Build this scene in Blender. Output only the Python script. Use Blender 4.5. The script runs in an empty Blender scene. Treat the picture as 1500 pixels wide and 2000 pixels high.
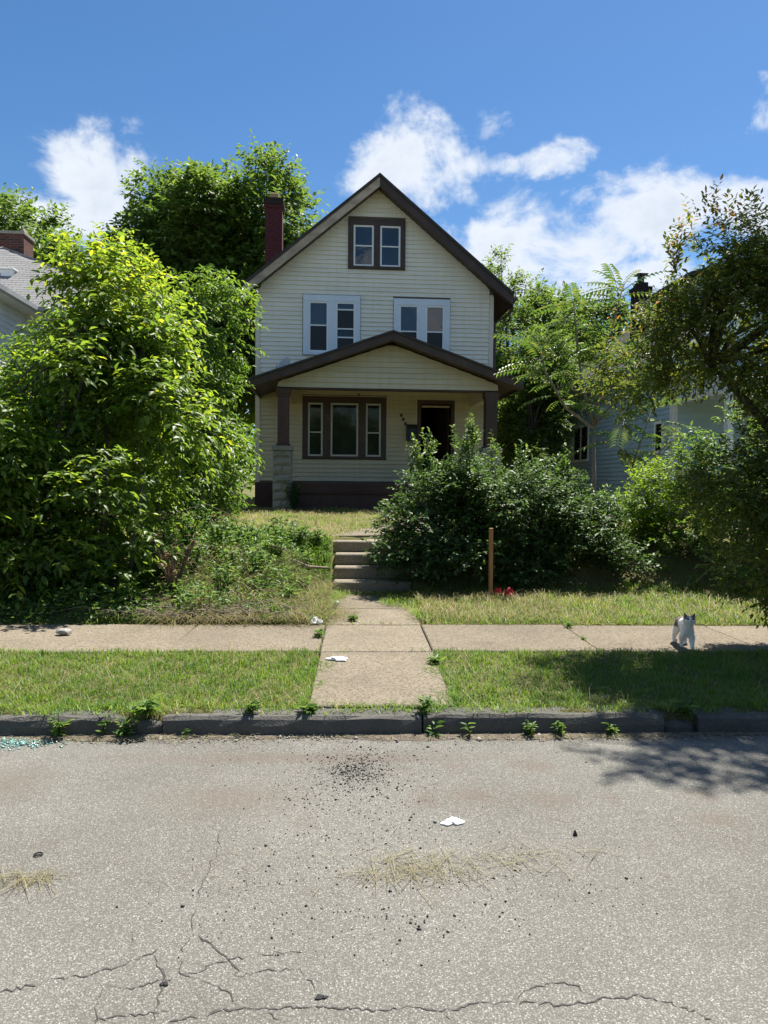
import bpy, bmesh, math, random
import numpy as np
from mathutils import Vector, Matrix, Quaternion

R = math.radians
S = bpy.context.scene
COL = S.collection
rng = np.random.default_rng(7)
random.seed(7)

# ------------------------------------------------------------------ camera, sky, sun, exposure
CAM_H, FPX, YH = 1.55, 1400.0, 945.0
YAW, ROLL, PITCH = R(2.1), R(0.5), math.atan((1000 - YH) / FPX)
cam = bpy.data.cameras.new('camera'); camo = bpy.data.objects.new('camera', cam); COL.objects.link(camo)
cam.sensor_fit = 'VERTICAL'; cam.sensor_height = 24; cam.lens = FPX / 2000 * 24
cam.clip_start = 0.05; cam.clip_end = 2000
camo.matrix_world = (Matrix.Translation((0, 0, CAM_H)) @ Matrix.Rotation(-YAW, 4, 'Z')
                     @ Matrix.Rotation(R(90) - PITCH, 4, 'X') @ Matrix.Rotation(ROLL, 4, 'Z'))
S.camera = camo
S.render.resolution_x, S.render.resolution_y = 768, 1024

SUN_EL, SUN_AZ = R(66), R(42)          # azimuth measured from +Y (away from the camera) towards +X
sd = Vector((math.sin(SUN_AZ) * math.cos(SUN_EL), math.cos(SUN_AZ) * math.cos(SUN_EL), math.sin(SUN_EL)))
sun = bpy.data.lights.new('sun', 'SUN'); suno = bpy.data.objects.new('sun', sun); COL.objects.link(suno)
sun.energy = 5.0; sun.angle = R(0.53); sun.color = (1.0, 0.95, 0.87)
suno.rotation_euler = (-sd).to_track_quat('-Z', 'Y').to_euler(); suno.location = (20, 20, 40)

S.view_settings.view_transform = 'Standard'; S.view_settings.look = 'None'
S.view_settings.gamma = 1.0; S.view_settings.use_curve_mapping = False
S.view_settings.exposure = 1.16

W = bpy.data.worlds.new('World'); S.world = W; W.use_nodes = True
def build_world():
    nt = W.node_tree; N = nt.nodes; L = nt.links; N.clear()
    def nd(t, **k):
        n = N.new(t)
        for a, b in k.items(): setattr(n, a, b)
        return n
    def m(op, a, b=None, c=None):
        n = nd('ShaderNodeMath', operation=op)
        for i, v in enumerate((a, b, c)):
            if v is None: continue
            if isinstance(v, (int, float)): n.inputs[i].default_value = v
            else: L.new(v, n.inputs[i])
        return n.outputs[0]
    sky = nd('ShaderNodeTexSky', sky_type='NISHITA', sun_disc=False, sun_elevation=SUN_EL, sun_rotation=SUN_AZ,
             altitude=200, air_density=1.0, dust_density=0.3, ozone_density=3.0)
    tc = nd('ShaderNodeTexCoord'); sp = nd('ShaderNodeSeparateXYZ'); L.new(tc.outputs['Generated'], sp.inputs[0])
    az = m('ARCTAN2', sp.outputs[0], sp.outputs[1]); el = m('ARCSINE', sp.outputs[2])
    cb = nd('ShaderNodeCombineXYZ'); L.new(az, cb.inputs[0]); L.new(m('MULTIPLY', el, 1.35), cb.inputs[1])
    def noise(scale, detail, rough, dist=0.0, off=0.0):
        mp = nd('ShaderNodeMapping'); mp.inputs['Location'].default_value = (off, off * .7, off * .3)
        L.new(cb.outputs[0], mp.inputs[0])
        n = nd('ShaderNodeTexNoise'); n.inputs['Scale'].default_value = scale; n.inputs['Detail'].default_value = detail
        n.inputs['Roughness'].default_value = rough; n.inputs['Distortion'].default_value = dist
        L.new(mp.outputs[0], n.inputs['Vector']); return n.outputs['Fac']
    fine = noise(9, 10, .62, .35); big = noise(2.3, 3, .5, 0, 3.1)
    dx = m('MULTIPLY', m('SUBTRACT', noise(6, 6, .6, 0, 9.0), .5), .16)
    dy = m('MULTIPLY', m('SUBTRACT', noise(6, 6, .6, 0, 5.0), .5), .12)
    azw, elw = m('ADD', az, dx), m('ADD', el, dy)
    # cumulus of this part of the sky: (x, y in photograph pixels at infinity, radii, weight)
    blobs = [(190, 385, 130, 95, 1.0), (105, 405, 100, 55, .95), (265, 345, 70, 45, .8), (250, 420, 80, 70, .7), (790, 330, 120, 75, 1.0), (880, 340, 100, 60, .8),
             (930, 240, 60, 32, .55), (960, 330, 80, 34, .7), (1060, 312, 100, 34, .72), (1010, 500, 150, 80, 1.0), (1130, 500, 170, 85, 1.0), (1260, 450, 160, 75, .95),
             (1300, 375, 70, 30, .55), (1400, 430, 120, 60, .9), (1520, 440, 100, 60, .9), (1470, 235, 55, 30, .7), (1040, 440, 70, 30, .4),
             (1190, 560, 200, 50, .8), (1112, 205, 20, 20, .25), (735, 235, 25, 15, .2), (-150, 420, 150, 80, .9), (1750, 330, 150, 70, .9)]
    dens = None
    for x, y, rx, ry, w in blobs:
        u = (x - 750) / FPX; a = math.atan(u) + YAW; e = math.atan((YH + u * FPX * math.tan(ROLL) - y) / FPX * math.cos(math.atan(u)))
        k = math.cos(math.atan(u)) ** 2
        qx = m('DIVIDE', m('SUBTRACT', azw, a), 1.15 * rx / FPX * k); qy = m('DIVIDE', m('SUBTRACT', elw, e), 1.15 * ry / FPX)
        g = m('MULTIPLY', m('POWER', 2.718, m('MULTIPLY', m('ADD', m('MULTIPLY', qx, qx), m('MULTIPLY', qy, qy)), -.9)), w)
        dens = g if dens is None else m('MAXIMUM', dens, g)
    # the same broken cumulus goes on all round
    away = m('SMOOTH_MIN', 1.0, m('MAXIMUM', m('MULTIPLY', m('SUBTRACT', m('ABSOLUTE', m('SUBTRACT', az, YAW)), .62), 4.0), 0.0), .1)
    band = m('MULTIPLY', m('MAXIMUM', m('SUBTRACT', big, .47), 0.0), 6.0)
    dens = m('MAXIMUM', dens, m('MULTIPLY', m('MULTIPLY', band, away), .9))
    f2 = m('ADD', dens, m('MULTIPLY', m('SUBTRACT', fine, .5), 1.7))
    cov = nd('ShaderNodeMapRange', interpolation_type='SMOOTHSTEP'); L.new(f2, cov.inputs[0])
    cov.inputs[1].default_value = .40; cov.inputs[2].default_value = .86
    thick = nd('ShaderNodeMapRange', interpolation_type='SMOOTHSTEP'); L.new(m('ADD', f2, m('MULTIPLY', m('SUBTRACT', noise(14, 6, .6, 0, 2), .5), .7)), thick.inputs[0])
    thick.inputs[1].default_value = .6; thick.inputs[2].default_value = 1.35
    cc = nd('ShaderNodeMix', data_type='RGBA'); L.new(thick.outputs[0], cc.inputs[0])
    cc.inputs[6].default_value = (5.6, 5.9, 6.3, 1); cc.inputs[7].default_value = (4.5, 4.9, 5.5, 1)
    hs = nd('ShaderNodeHueSaturation'); hs.inputs['Saturation'].default_value = 1.22; hs.inputs['Value'].default_value = .84; L.new(sky.outputs[0], hs.inputs['Color'])
    mx = nd('ShaderNodeMix', data_type='RGBA'); L.new(m('MULTIPLY', cov.outputs[0], .93), mx.inputs[0])
    L.new(hs.outputs[0], mx.inputs[6]); L.new(cc.outputs[2], mx.inputs[7])
    bg = nd('ShaderNodeBackground'); bg.inputs[1].default_value = 0.075; L.new(mx.outputs[2], bg.inputs[0])
    out = nd('ShaderNodeOutputWorld'); L.new(bg.outputs[0], out.inputs[0])
build_world()

# ------------------------------------------------------------------ helpers
def ray(x, y):
    u, v = (x - 750) / FPX, (1000 - y) / FPX
    c, s = math.cos(ROLL), math.sin(ROLL); u, v = u * c - v * s, u * s + v * c
    fy = math.cos(PITCH) + v * math.sin(PITCH); fz = v * math.cos(PITCH) - math.sin(PITCH)
    return Vector((u * math.cos(YAW) + fy * math.sin(YAW), fy * math.cos(YAW) - u * math.sin(YAW), fz))
def gp(x, y, z=0.0):                     # where the sight line through a photo point meets the level z
    r = ray(x, y); return Vector((0, 0, CAM_H)) + r * ((z - CAM_H) / r.z)

def tag(o, label=None, cat=None, group=None, kind=None):
    if label: o['label'] = label
    if cat: o['category'] = cat
    if group: o['group'] = group
    if kind: o['kind'] = kind
    return o
def empty(name, loc=(0, 0, 0), rz=0.0):
    o = bpy.data.objects.new(name, None); COL.objects.link(o); o.location = loc; o.rotation_euler = (0, 0, rz)
    o.empty_display_size = .2; return o
def link(name, me, mat, parent=None):
    o = bpy.data.objects.new(name, me); COL.objects.link(o)
    if mat and not me.materials: me.materials.append(mat)
    if parent: o.parent = parent
    return o

class MB:
    def __init__(s): s.v = []; s.f = []
    def poly(s, pts, faces):
        b = len(s.v); s.v += [tuple(p) for p in pts]; s.f += [tuple(i + b for i in f) for f in faces]; return s
    def box(s, x0, x1, y0, y1, z0, z1):
        return s.poly([(x0, y0, z0), (x1, y0, z0), (x1, y1, z0), (x0, y1, z0), (x0, y0, z1), (x1, y0, z1), (x1, y1, z1), (x0, y1, z1)],
                      [(0, 3, 2, 1), (4, 5, 6, 7), (0, 1, 5, 4), (1, 2, 6, 5), (2, 3, 7, 6), (3, 0, 4, 7)])
    def prism(s, pts, vec):              # polygon extruded along a vector
        n = len(pts); a = [Vector(p) for p in pts]; b = [p + Vector(vec) for p in a]
        return s.poly(a + b, [tuple(range(n))[::-1], tuple(range(n, 2 * n))] + [(i, (i + 1) % n, n + (i + 1) % n, n + i) for i in range(n)])
    def tube(s, path, rad, n=6, cap=True):
        P = [Vector(p) for p in path]; k = len(P)
        if not hasattr(rad, '__len__'): rad = [rad] * k
        ref = Vector((0.13, 0.31, 0.94)); base = len(s.v)
        for i in range(k):
            t = (P[min(i + 1, k - 1)] - P[max(i - 1, 0)]).normalized()
            a = t.cross(ref if abs(t.dot(ref)) < .95 else Vector((1, 0, 0))).normalized(); b = t.cross(a)
            for j in range(n):
                an = 2 * math.pi * j / n; s.v.append(tuple(P[i] + (a * math.cos(an) + b * math.sin(an)) * rad[i]))
        for i in range(k - 1):
            for j in range(n):
                q = base + i * n + j; q2 = base + i * n + (j + 1) % n; s.f.append((q, q2, q2 + n, q + n))
        if cap: s.f.append(tuple(range(base, base + n))[::-1]); s.f.append(tuple(range(base + (k - 1) * n, base + k * n)))
        return s
    def build(s, name, mat, parent=None, smooth=False, bevel=0.0):
        me = bpy.data.meshes.new(name); me.from_pydata(s.v, [], s.f)
        bm = bmesh.new(); bm.from_mesh(me)
        if bevel > 0:
            bmesh.ops.remove_doubles(bm, verts=bm.verts, dist=1e-5)
            bmesh.ops.bevel(bm, geom=list(bm.edges), offset=bevel, segments=1, affect='EDGES', profile=.5)
        bmesh.ops.recalc_face_normals(bm, faces=bm.faces)
        bm.to_mesh(me); bm.free()
        if smooth: me.polygons.foreach_set('use_smooth', [True] * len(me.polygons))
        return link(name, me, mat, parent)

def fast_mesh(name, V, T, mat, parent=None, tint=None):   # V (n,3) float, T (m,3) int
    me = bpy.data.meshes.new(name); V = np.ascontiguousarray(V, dtype=np.float32); T = np.ascontiguousarray(T, dtype=np.int32)
    me.vertices.add(len(V)); me.vertices.foreach_set('co', V.ravel())
    me.loops.add(T.size); me.loops.foreach_set('vertex_index', T.ravel())
    me.polygons.add(len(T)); me.polygons.foreach_set('loop_start', np.arange(0, T.size, 3, dtype=np.int32))
    me.polygons.foreach_set('loop_total', np.full(len(T), 3, dtype=np.int32))
    if tint is not None:
        at = me.attributes.new('tint', 'FLOAT', 'POINT'); at.data.foreach_set('value', np.ascontiguousarray(tint, dtype=np.float32))
    me.update(calc_edges=True); me.validate()
    return link(name, me, mat, parent)

# ------------------------------------------------------------------ materials
class NT:
    def __init__(s, name):
        s.m = bpy.data.materials.new(name); s.m.use_nodes = True; s.t = s.m.node_tree; s.t.nodes.clear()
        s.out = s.t.nodes.new('ShaderNodeOutputMaterial'); s._tc = None
    def n(s, t, **k):
        x = s.t.nodes.new(t)
        for a, b in k.items(): setattr(x, a, b)
        return x
    def l(s, a, b): s.t.links.new(a, b)
    def tc(s, out='Object', scale=None):
        if s._tc is None: s._tc = s.n('ShaderNodeTexCoord')
        o = s._tc.outputs[out]
        if scale:
            mp = s.n('ShaderNodeMapping'); mp.inputs['Scale'].default_value = scale; s.l(o, mp.inputs[0]); return mp.outputs[0]
        return o
    def noise(s, scale, detail=6, rough=.6, vec=None, dist=0):
        x = s.n('ShaderNodeTexNoise'); x.inputs['Scale'].default_value = scale; x.inputs['Detail'].default_value = detail
        x.inputs['Roughness'].default_value = rough; x.inputs['Distortion'].default_value = dist; s.l(vec or s.tc(), x.inputs['Vector']); return x.outputs['Fac']
    def ramp(s, fac, stops):
        x = s.n('ShaderNodeValToRGB'); e = x.color_ramp.elements
        while len(e) > 1: e.remove(e[-1])
        for i, (p, c) in enumerate(stops):
            q = e[0] if i == 0 else e.new(p)
            q.position = p; q.color = (*c, 1) if len(c) == 3 else c
        s.l(fac, x.inputs[0]); return x.outputs[0]
    def mix(s, f, a, b, bt='MIX'):
        x = s.n('ShaderNodeMix', data_type='RGBA', blend_type=bt)
        for i, v in ((0, f), (6, a), (7, b)):
            if isinstance(v, (int, float)): x.inputs[i].default_value = v
            elif isinstance(v, tuple): x.inputs[i].default_value = (*v, 1)
            else: s.l(v, x.inputs[i])
        return x.outputs[2]
    def math(s, op, a, b):
        x = s.n('ShaderNodeMath', operation=op)
        for i, v in enumerate((a, b)):
            if isinstance(v, (int, float)): x.inputs[i].default_value = v
            else: s.l(v, x.inputs[i])
        return x.outputs[0]
    def bsdf(s, col, rough=.7, bump=None, bs=.3, bd=.01, spec=.5, metal=0, **k):
        b = s.n('ShaderNodeBsdfPrincipled')
        if isinstance(col, tuple): b.inputs['Base Color'].default_value = (*col, 1)
        else: s.l(col, b.inputs['Base Color'])
        if isinstance(rough, (int, float)): b.inputs['Roughness'].default_value = rough
        else: s.l(rough, b.inputs['Roughness'])
        b.inputs['Specular IOR Level'].default_value = spec; b.inputs['Metallic'].default_value = metal
        for a, v in k.items(): b.inputs[a.replace('_', ' ')].default_value = v
        if bump is not None:
            x = s.n('ShaderNodeBump'); x.inputs['Strength'].default_value = bs; x.inputs['Distance'].default_value = bd
            s.l(bump, x.inputs['Height']); s.l(x.outputs[0], b.inputs['Normal'])
        return b
    def done(s, sh): s.l(sh.outputs[0], s.out.inputs[0]); return s.m

def worn(name, col, var=.12, scale=3.0, rough=.6, bs=.15, bd=.004, stretch=None, dirt=None, spec=.4, streak=None):
    t = NT(name); v = t.tc('Object', stretch) if stretch else t.tc()
    n1 = t.noise(scale, 8, .65, v); n2 = t.noise(scale * 14, 4, .6, v)
    lo = tuple(c * (1 - var * 1.6) for c in col); hi = tuple(min(1, c * (1 + var)) for c in col)
    c = t.ramp(n1, [(.25, lo), (.55, col), (.8, hi)])
    oi = t.n('ShaderNodeObjectInfo'); c = t.mix(1.0, c, t.ramp(oi.outputs['Random'], [(0, (1 - var * .5,) * 3), (1, (1.0,) * 3)]), 'MULTIPLY')
    if streak:
        sv = t.noise(1.0, 7, .7, t.tc('Object', (7, 7, .35))); c = t.mix(t.ramp(sv, [(.48, (0, 0, 0)), (.75, (.55,) * 3)]), c, streak)
    if dirt: c = t.mix(t.ramp(t.noise(scale * .7, 9, .7), [(.52, (0, 0, 0)), (.72, (.75, .75, .75))]), c, dirt)
    return t.done(t.bsdf(c, rough, n2, bs, bd, spec))

M = {}
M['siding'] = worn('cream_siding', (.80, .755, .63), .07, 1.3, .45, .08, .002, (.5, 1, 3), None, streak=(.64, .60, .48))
M['porch_siding_shade_tone'] = worn('porch_cream_siding_shade_tone', (.56, .50, .345), .1, 1.3, .45, .08, .002, (.5, 1, 3), None, streak=(.42, .37, .24))  # yellower porch siding, with porch shade and lawn bounce mixed into the colour
M['shade_line_sheathing'] = worn('dark_shade_line_sheathing', (.16, .13, .10), .2, 3, .9)  # wall core coloured dark so the siding gaps read as lap shadows
M['trim_cream'] = worn('cream_trim', (.64, .58, .46), .05, 2, .45)
M['white_trim'] = worn('white_painted_casing', (.66, .72, .78), .05, 2.5, .5, .1, .002)
M['white_vinyl'] = worn('white_vinyl', (.78, .79, .78), .03, 3, .35)
M['dull_vinyl'] = worn('dull_vinyl', (.5, .5, .47), .05, 3, .4)
M['brown'] = worn('dark_brown_paint', (.060, .036, .026), .25, 2.2, .5, .2, .004, (1, 1, 1), (.09, .066, .052))
M['brown_light'] = worn('weathered_fascia', (.5, .40, .30), .35, 2.2, .75, .3, .006, (.8, 1, 1.6), (.22, .2, .18))
M['brown_post'] = worn('brown_red_post_paint', (.085, .042, .034), .25, 3, .55, .2, .003, (3, 3, .5), (.05, .03, .026))
M['skirt'] = worn('brown_foundation_paint', (.075, .037, .032), .25, 1.5, .75, .3, .006, None, (.085, .06, .05))
M['shingle_dark'] = worn('dark_shingles', (.05, .045, .042), .3, 6, .9, .4, .006)
M['shingle_grey'] = worn('grey_shingle', (.27, .265, .26), .28, 2.5, .9, .5, .004, None, (.2, .19, .18))
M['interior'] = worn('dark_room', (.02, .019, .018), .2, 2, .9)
M['plain_white'] = worn('aged_white_siding', (.66, .68, .69), .08, 1.2, .5, .1, .002, (1, 1, 4), (.5, .5, .48))
M['gutter'] = worn('grey_gutter', (.34, .35, .36), .15, 2, .45, .1, .002, None, (.2, .19, .18))
M['blue_siding'] = worn('blue_grey_siding', (.37, .51, .59), .09, 1.2, .5, .1, .002, (1, .5, 4), (.31, .41, .46))
M['lit_blue_siding'] = worn('lit_blue_siding', (.42, .57, .70), .07, 1.2, .5, .1, .002, (.5, 1, 4), None)  # blue siding lightened to paint in the light on the upper front wall
M['metal_dark'] = worn('black_metal', (.015, .015, .017), .2, 5, .35, .1, .001)
M['metal_grey'] = worn('grey_metal', (.4, .41, .42), .1, 5, .4, .1, .001)
M['flue'] = worn('clay_flue', (.42, .27, .15), .15, 6, .85)
M['bark'] = worn('grey_brown_bark', (.13, .105, .082), .35, 9, .9, .6, .01, (2, 2, .6))
M['bark_dark'] = worn('dark_plum_bark', (.05, .042, .036), .35, 9, .9, .6, .01, (2, 2, .6))
M['bark_pale'] = worn('pale_bark', (.26, .225, .18), .3, 9, .85, .5, .006, (2, 2, .6))
M['stick'] = worn('dead_wood', (.24, .19, .14), .35, 12, .9, .5, .004)
M['stake'] = worn('raw_timber_stake', (.42, .21, .085), .2, 5, .8, .3, .002, (6, 6, .4))
M['red'] = worn('red_cloth', (.42, .012, .02), .25, 12, .6, .4, .004)
M['paper'] = worn('white_paper', (.8, .79, .77), .05, 12, .7, .3, .003)
M['tar'] = worn('tar_crumb', (.022, .022, .024), .3, 30, .8)
M['pebble'] = worn('pale_chip', (.33, .31, .28), .3, 30, .85)
M['rubber'] = worn('black_rubber', (.015, .015, .015), .2, 10, .6)

def glass_mat(name, tint, ior, rough=.03):
    t = NT(name); b = t.bsdf(t.mix(t.ramp(t.noise(1.7, 4, .6), [(.4, (0, 0, 0)), (.7, (1, 1, 1))]), tint, tuple(c * 2.2 for c in tint)), rough, t.noise(2.6, 2, .5), .12, .02)
    b.inputs['IOR'].default_value = ior; return t.done(b)
M['glass'] = glass_mat('window_glass', (.012, .015, .018), 1.75)
M['glass_dark'] = glass_mat('shaded_window_glass', (.010, .012, .013), 1.5, .06)
t = NT('insect_screen'); M['screen'] = t.done(t.bsdf((.025, .027, .03), .5, t.noise(300, 2), .2, .001, .3))

def brick_mat(name, c1, c2, mortar, sc):
    t = NT(name); mp = t.n('ShaderNodeMapping'); mp.inputs['Rotation'].default_value = (R(90), 0, 0); t.l(t.tc(), mp.inputs[0])
    cx = t.n('ShaderNodeSeparateXYZ'); t.l(t.tc(), cx.inputs[0]); cb = t.n('ShaderNodeCombineXYZ')
    t.l(t.math('ADD', cx.outputs[0], cx.outputs[1]), cb.inputs[0]); t.l(cx.outputs[2], cb.inputs[1])
    b = t.n('ShaderNodeTexBrick'); t.l(cb.outputs[0], b.inputs['Vector']); b.inputs['Scale'].default_value = sc
    for k, v in (('Color1', c1), ('Color2', c2), ('Mortar', mortar)): b.inputs[k].default_value = (*v, 1)
    b.inputs['Brick Width'].default_value = .21; b.inputs['Row Height'].default_value = .072; b.inputs['Mortar Size'].default_value = .006; b.inputs['Bias'].default_value = -.1
    c = t.mix(t.noise(9, 6), b.outputs[0], t.mix(1.0, b.outputs[0], (.45, .42, .42), 'MULTIPLY'))
    return t.done(t.bsdf(c, .85, t.math('ADD', t.math('MULTIPLY', b.outputs['Fac'], -1.0), t.math('MULTIPLY', t.noise(60, 3), .3)), .8, .008, .3))
M['brick_maroon'] = brick_mat('maroon_painted_brick', (.15, .034, .036), (.10, .026, .03), (.045, .02, .022), 1)
M['brick_red'] = brick_mat('old_red_brick', (.16, .055, .036), (.06, .034, .03), (.2, .18, .16), 1)
M['brick_black'] = brick_mat('sooty_brick', (.05, .03, .025), (.035, .025, .022), (.03, .025, .022), 1)

def concrete(name, col, dirt, spots=.5):
    t = NT(name); n1 = t.noise(1.1, 9, .68); n2 = t.noise(55, 5, .7); v = t.n('ShaderNodeTexVoronoi'); v.inputs['Scale'].default_value = 75; t.l(t.tc(), v.inputs['Vector'])
    c = t.ramp(n1, [(.3, tuple(x * .72 for x in col)), (.5, col), (.75, tuple(min(1, x * 1.22) for x in col))])
    c = t.mix(t.ramp(v.outputs['Color'], [(.25, (spots,) * 3), (.6, (0, 0, 0))]), c, tuple(x * .5 for x in col))
    c = t.mix(t.ramp(n2, [(.5, (0, 0, 0)), (.75, (.55, .55, .55))]), c, tuple(min(1, x * 1.5) for x in col))
    c = t.mix(t.ramp(t.noise(2.3, 8, .75), [(.55, (0, 0, 0)), (.75, (.7, .7, .7))]), c, dirt)
    oi = t.n('ShaderNodeObjectInfo'); c = t.mix(1.0, c, t.ramp(oi.outputs['Random'], [(0, (.86, .86, .86)), (1, (1, 1, 1))]), 'MULTIPLY')
    return t.done(t.bsdf(c, .92, t.math('ADD', n2, t.math('MULTIPLY', v.outputs['Distance'], .6)), .7, .006, .25))
M['walk'] = concrete('worn_concrete', (.205, .172, .126), (.105, .088, .06), .8)
M['step'] = concrete('mossy_step_concrete', (.25, .215, .165), (.12, .11, .08))
M['kerb'] = concrete('dark_kerb_stone', (.105, .10, .088), (.055, .052, .046), .2)
M['stone'] = concrete('rock_face_block', (.30, .28, .235), (.2, .19, .15), .2)

def asphalt():
    t = NT('weathered_asphalt'); P = t.tc()
    v = t.n('ShaderNodeTexVoronoi'); v.inputs['Scale'].default_value = 165; t.l(P, v.inputs['Vector'])
    v2 = t.n('ShaderNodeTexVoronoi'); v2.inputs['Scale'].default_value = 260; t.l(P, v2.inputs['Vector'])
    sep = t.n('ShaderNodeSeparateColor'); t.l(v.outputs['Color'], sep.inputs[0])
    stone = t.ramp(sep.outputs[0], [(0, (.125, .119, .104)), (.35, (.17, .163, .142)), (.7, (.205, .197, .172)), (.88, (.255, .247, .22)), (1, (.37, .36, .325))])
    gap = t.ramp(v.outputs['Distance'], [(.35, (0, 0, 0)), (.62, (1, 1, 1))])
    c = t.mix(gap, stone, (.105, .101, .086))
    c = t.mix(t.ramp(v2.outputs['Distance'], [(.2, (.3, .3, .3)), (.5, (0, 0, 0))]), c, (.25, .24, .22))
    big = t.ramp(t.noise(.55, 7, .62), [(.3, (.76, .745, .73)), (.55, (1, 1, 1)), (.75, (1.0, .985, .95))])
    c = t.mix(1.0, c, big, 'MULTIPLY')
    st = t.math('MULTIPLY', t.ramp(t.noise(2.1, 5, .55, None, .3), [(.62, (0, 0, 0)), (.76, (.6, .6, .6))]), t.ramp(t.noise(38, 3), [(.3, (.35,) * 3), (.6, (1,) * 3)]))
    wob = t.n('ShaderNodeVectorMath', operation='ADD'); t.l(P, wob.inputs[0]); nv = t.n('ShaderNodeTexNoise'); nv.inputs['Scale'].default_value = 9; nv.inputs['Detail'].default_value = 6; t.l(P, nv.inputs['Vector'])
    vs = t.n('ShaderNodeVectorMath', operation='MULTIPLY_ADD'); t.l(nv.outputs['Color'], vs.inputs[0]); vs.inputs[1].default_value = (.16, .16, 0); vs.inputs[2].default_value = (-.08, -.08, 0); t.l(vs.outputs[0], wob.inputs[1])
    for sx, sy, rx, ry in ((1070, 1562, 70, 24), (925, 1556, 70, 30), (838, 1562, 45, 22), (1035, 1495, 60, 20), (885, 1493, 26, 10), (20, 1530, 110, 45), (1395, 1600, 70, 24), (1370, 1555, 40, 16), (600, 1480, 500, 16), (450, 1560, 190, 40), (1195, 1560, 26, 10)):
        g = gp(sx, sy); a_ = gp(sx + rx, sy); b_ = gp(sx, sy - ry); mp = t.n('ShaderNodeMapping'); mp.vector_type = 'TEXTURE'; mp.inputs['Location'].default_value = (g.x, g.y, 0); mp.inputs['Scale'].default_value = (a_.x - g.x, b_.y - g.y, 1); t.l(wob.outputs[0], mp.inputs[0])
        ln = t.n('ShaderNodeVectorMath', operation='LENGTH'); t.l(mp.outputs[0], ln.inputs[0]); st = t.math('MAXIMUM', st, t.math('MULTIPLY', t.ramp(ln.outputs['Value'], [(.25, (.62,) * 3), (1.0, (0, 0, 0))]), t.ramp(t.noise(42, 4, .7), [(.3, (.3,) * 3), (.65, (1,) * 3)])))
    c = t.mix(st, c, (.115, .086, .066))
    h = t.math('ADD', t.math('MULTIPLY', v.outputs['Distance'], -1.0), t.math('MULTIPLY', t.noise(200, 3), .4))
    return t.done(t.bsdf(c, .9, h, .6, .004, .3))
M['asphalt'] = asphalt()
t = NT('crack_fill'); M['crack'] = t.done(t.bsdf(t.ramp(t.noise(40, 4), [(.3, (.025, .024, .022)), (.7, (.075, .07, .062))]), .95))
t = NT('soil_and_thatch'); g1 = t.noise(2.2, 8, .65); g2 = t.noise(45, 6, .7)
c = t.mix(t.ramp(g1, [(.35, (0, 0, 0)), (.65, (1, 1, 1))]), (.115, .12, .035), (.20, .175, .075)); c = t.mix(t.ramp(g2, [(.4, (0, 0, 0)), (.65, (.8,) * 3)]), c, (.06, .052, .03))
M['ground'] = t.done(t.bsdf(c, .95, g2, .9, .03, .2))

def leaf_mat(name, stops, trans=.42, tb=1.9, rough=.42, obj=False, spec=.45):
    t = NT(name)
    if obj: f = t.n('ShaderNodeObjectInfo').outputs['Random']
    else:
        a = t.n('ShaderNodeAttribute'); a.attribute_name = 'tint'; f = a.outputs['Fac']
    c = t.ramp(f, stops); b = t.bsdf(c, rough, None, spec=spec)
    hs = t.n('ShaderNodeHueSaturation'); hs.inputs['Hue'].default_value = .482; hs.inputs['Saturation'].default_value = 1.05; hs.inputs['Value'].default_value = tb; t.l(c, hs.inputs['Color'])
    tr = t.n('ShaderNodeBsdfTranslucent'); t.l(hs.outputs[0], tr.inputs[0])
    mx = t.n('ShaderNodeMixShader'); mx.inputs[0].default_value = trans; t.l(b.outputs[0], mx.inputs[1]); t.l(tr.outputs[0], mx.inputs[2])
    return t.done(mx)
st_shrub = [(0, (.042, .09, .016)), (.45, (.08, .15, .02)), (.8, (.145, .215, .024)), (1, (.25, .30, .03))]
M['leaf_shrub'] = leaf_mat('box_elder_leaf', st_shrub, .55, 2.3); M['leaf_shrub_o'] = leaf_mat('box_elder_leaf_single', st_shrub, .55, 2.3, obj=True)
st_back = [(0, (.04, .095, .016)), (.5, (.075, .15, .02)), (1, (.14, .22, .025))]
M['leaf_back'] = leaf_mat('sapling_leaf', st_back, .5, 2.1); M['leaf_back_o'] = leaf_mat('sapling_leaf_single', st_back, .5, 2.1, obj=True)
st_hedge = [(0, (.025, .062, .016)), (.5, (.05, .10, .024)), (.9, (.085, .15, .03)), (1, (.14, .21, .035))]
M['leaf_hedge'] = leaf_mat('hedge_leaf', st_hedge, .4, 2.0, .45, spec=.4)
st_right = [(0, (.036, .065, .014)), (.5, (.075, .11, .018)), (.85, (.13, .16, .022)), (.96, (.22, .21, .03)), (1, (.32, .19, .045))]
M['leaf_right'] = leaf_mat('plum_tree_leaf', st_right, .48, 2.1, .46, spec=.4); M['leaf_right_o'] = leaf_mat('plum_tree_leaf_single', st_right, .48, 2.1, .46, True, .4)
st_ail = [(0, (.05, .11, .022)), (.6, (.08, .15, .025)), (.9, (.13, .18, .03)), (1, (.24, .17, .06))]
M['leaf_ail'] = leaf_mat('compound_leaf', st_ail, .42, 1.8, .4)
st_bright = [(0, (.06, .12, .014)), (.5, (.10, .18, .016)), (1, (.17, .24, .02))]
M['leaf_bright'] = leaf_mat('lime_shrub_leaf', st_bright, .55, 2.3)
st_far = [(0, (.045, .09, .016)), (.5, (.075, .135, .022)), (1, (.125, .19, .03))]
M['leaf_far'] = leaf_mat('far_tree_leaf', st_far, .5, 2.2, .5)
st_grass = [(0, (.055, .13, .014)), (.45, (.105, .20, .022)), (.7, (.17, .245, .035)), (.86, (.32, .30, .10)), (1, (.44, .39, .19))]
M['grass'] = leaf_mat('grass_blade', st_grass, .45, 1.9, .5)
st_straw = [(0, (.14, .15, .045)), (.4, (.25, .215, .09)), (1, (.42, .36, .19))]
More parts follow.
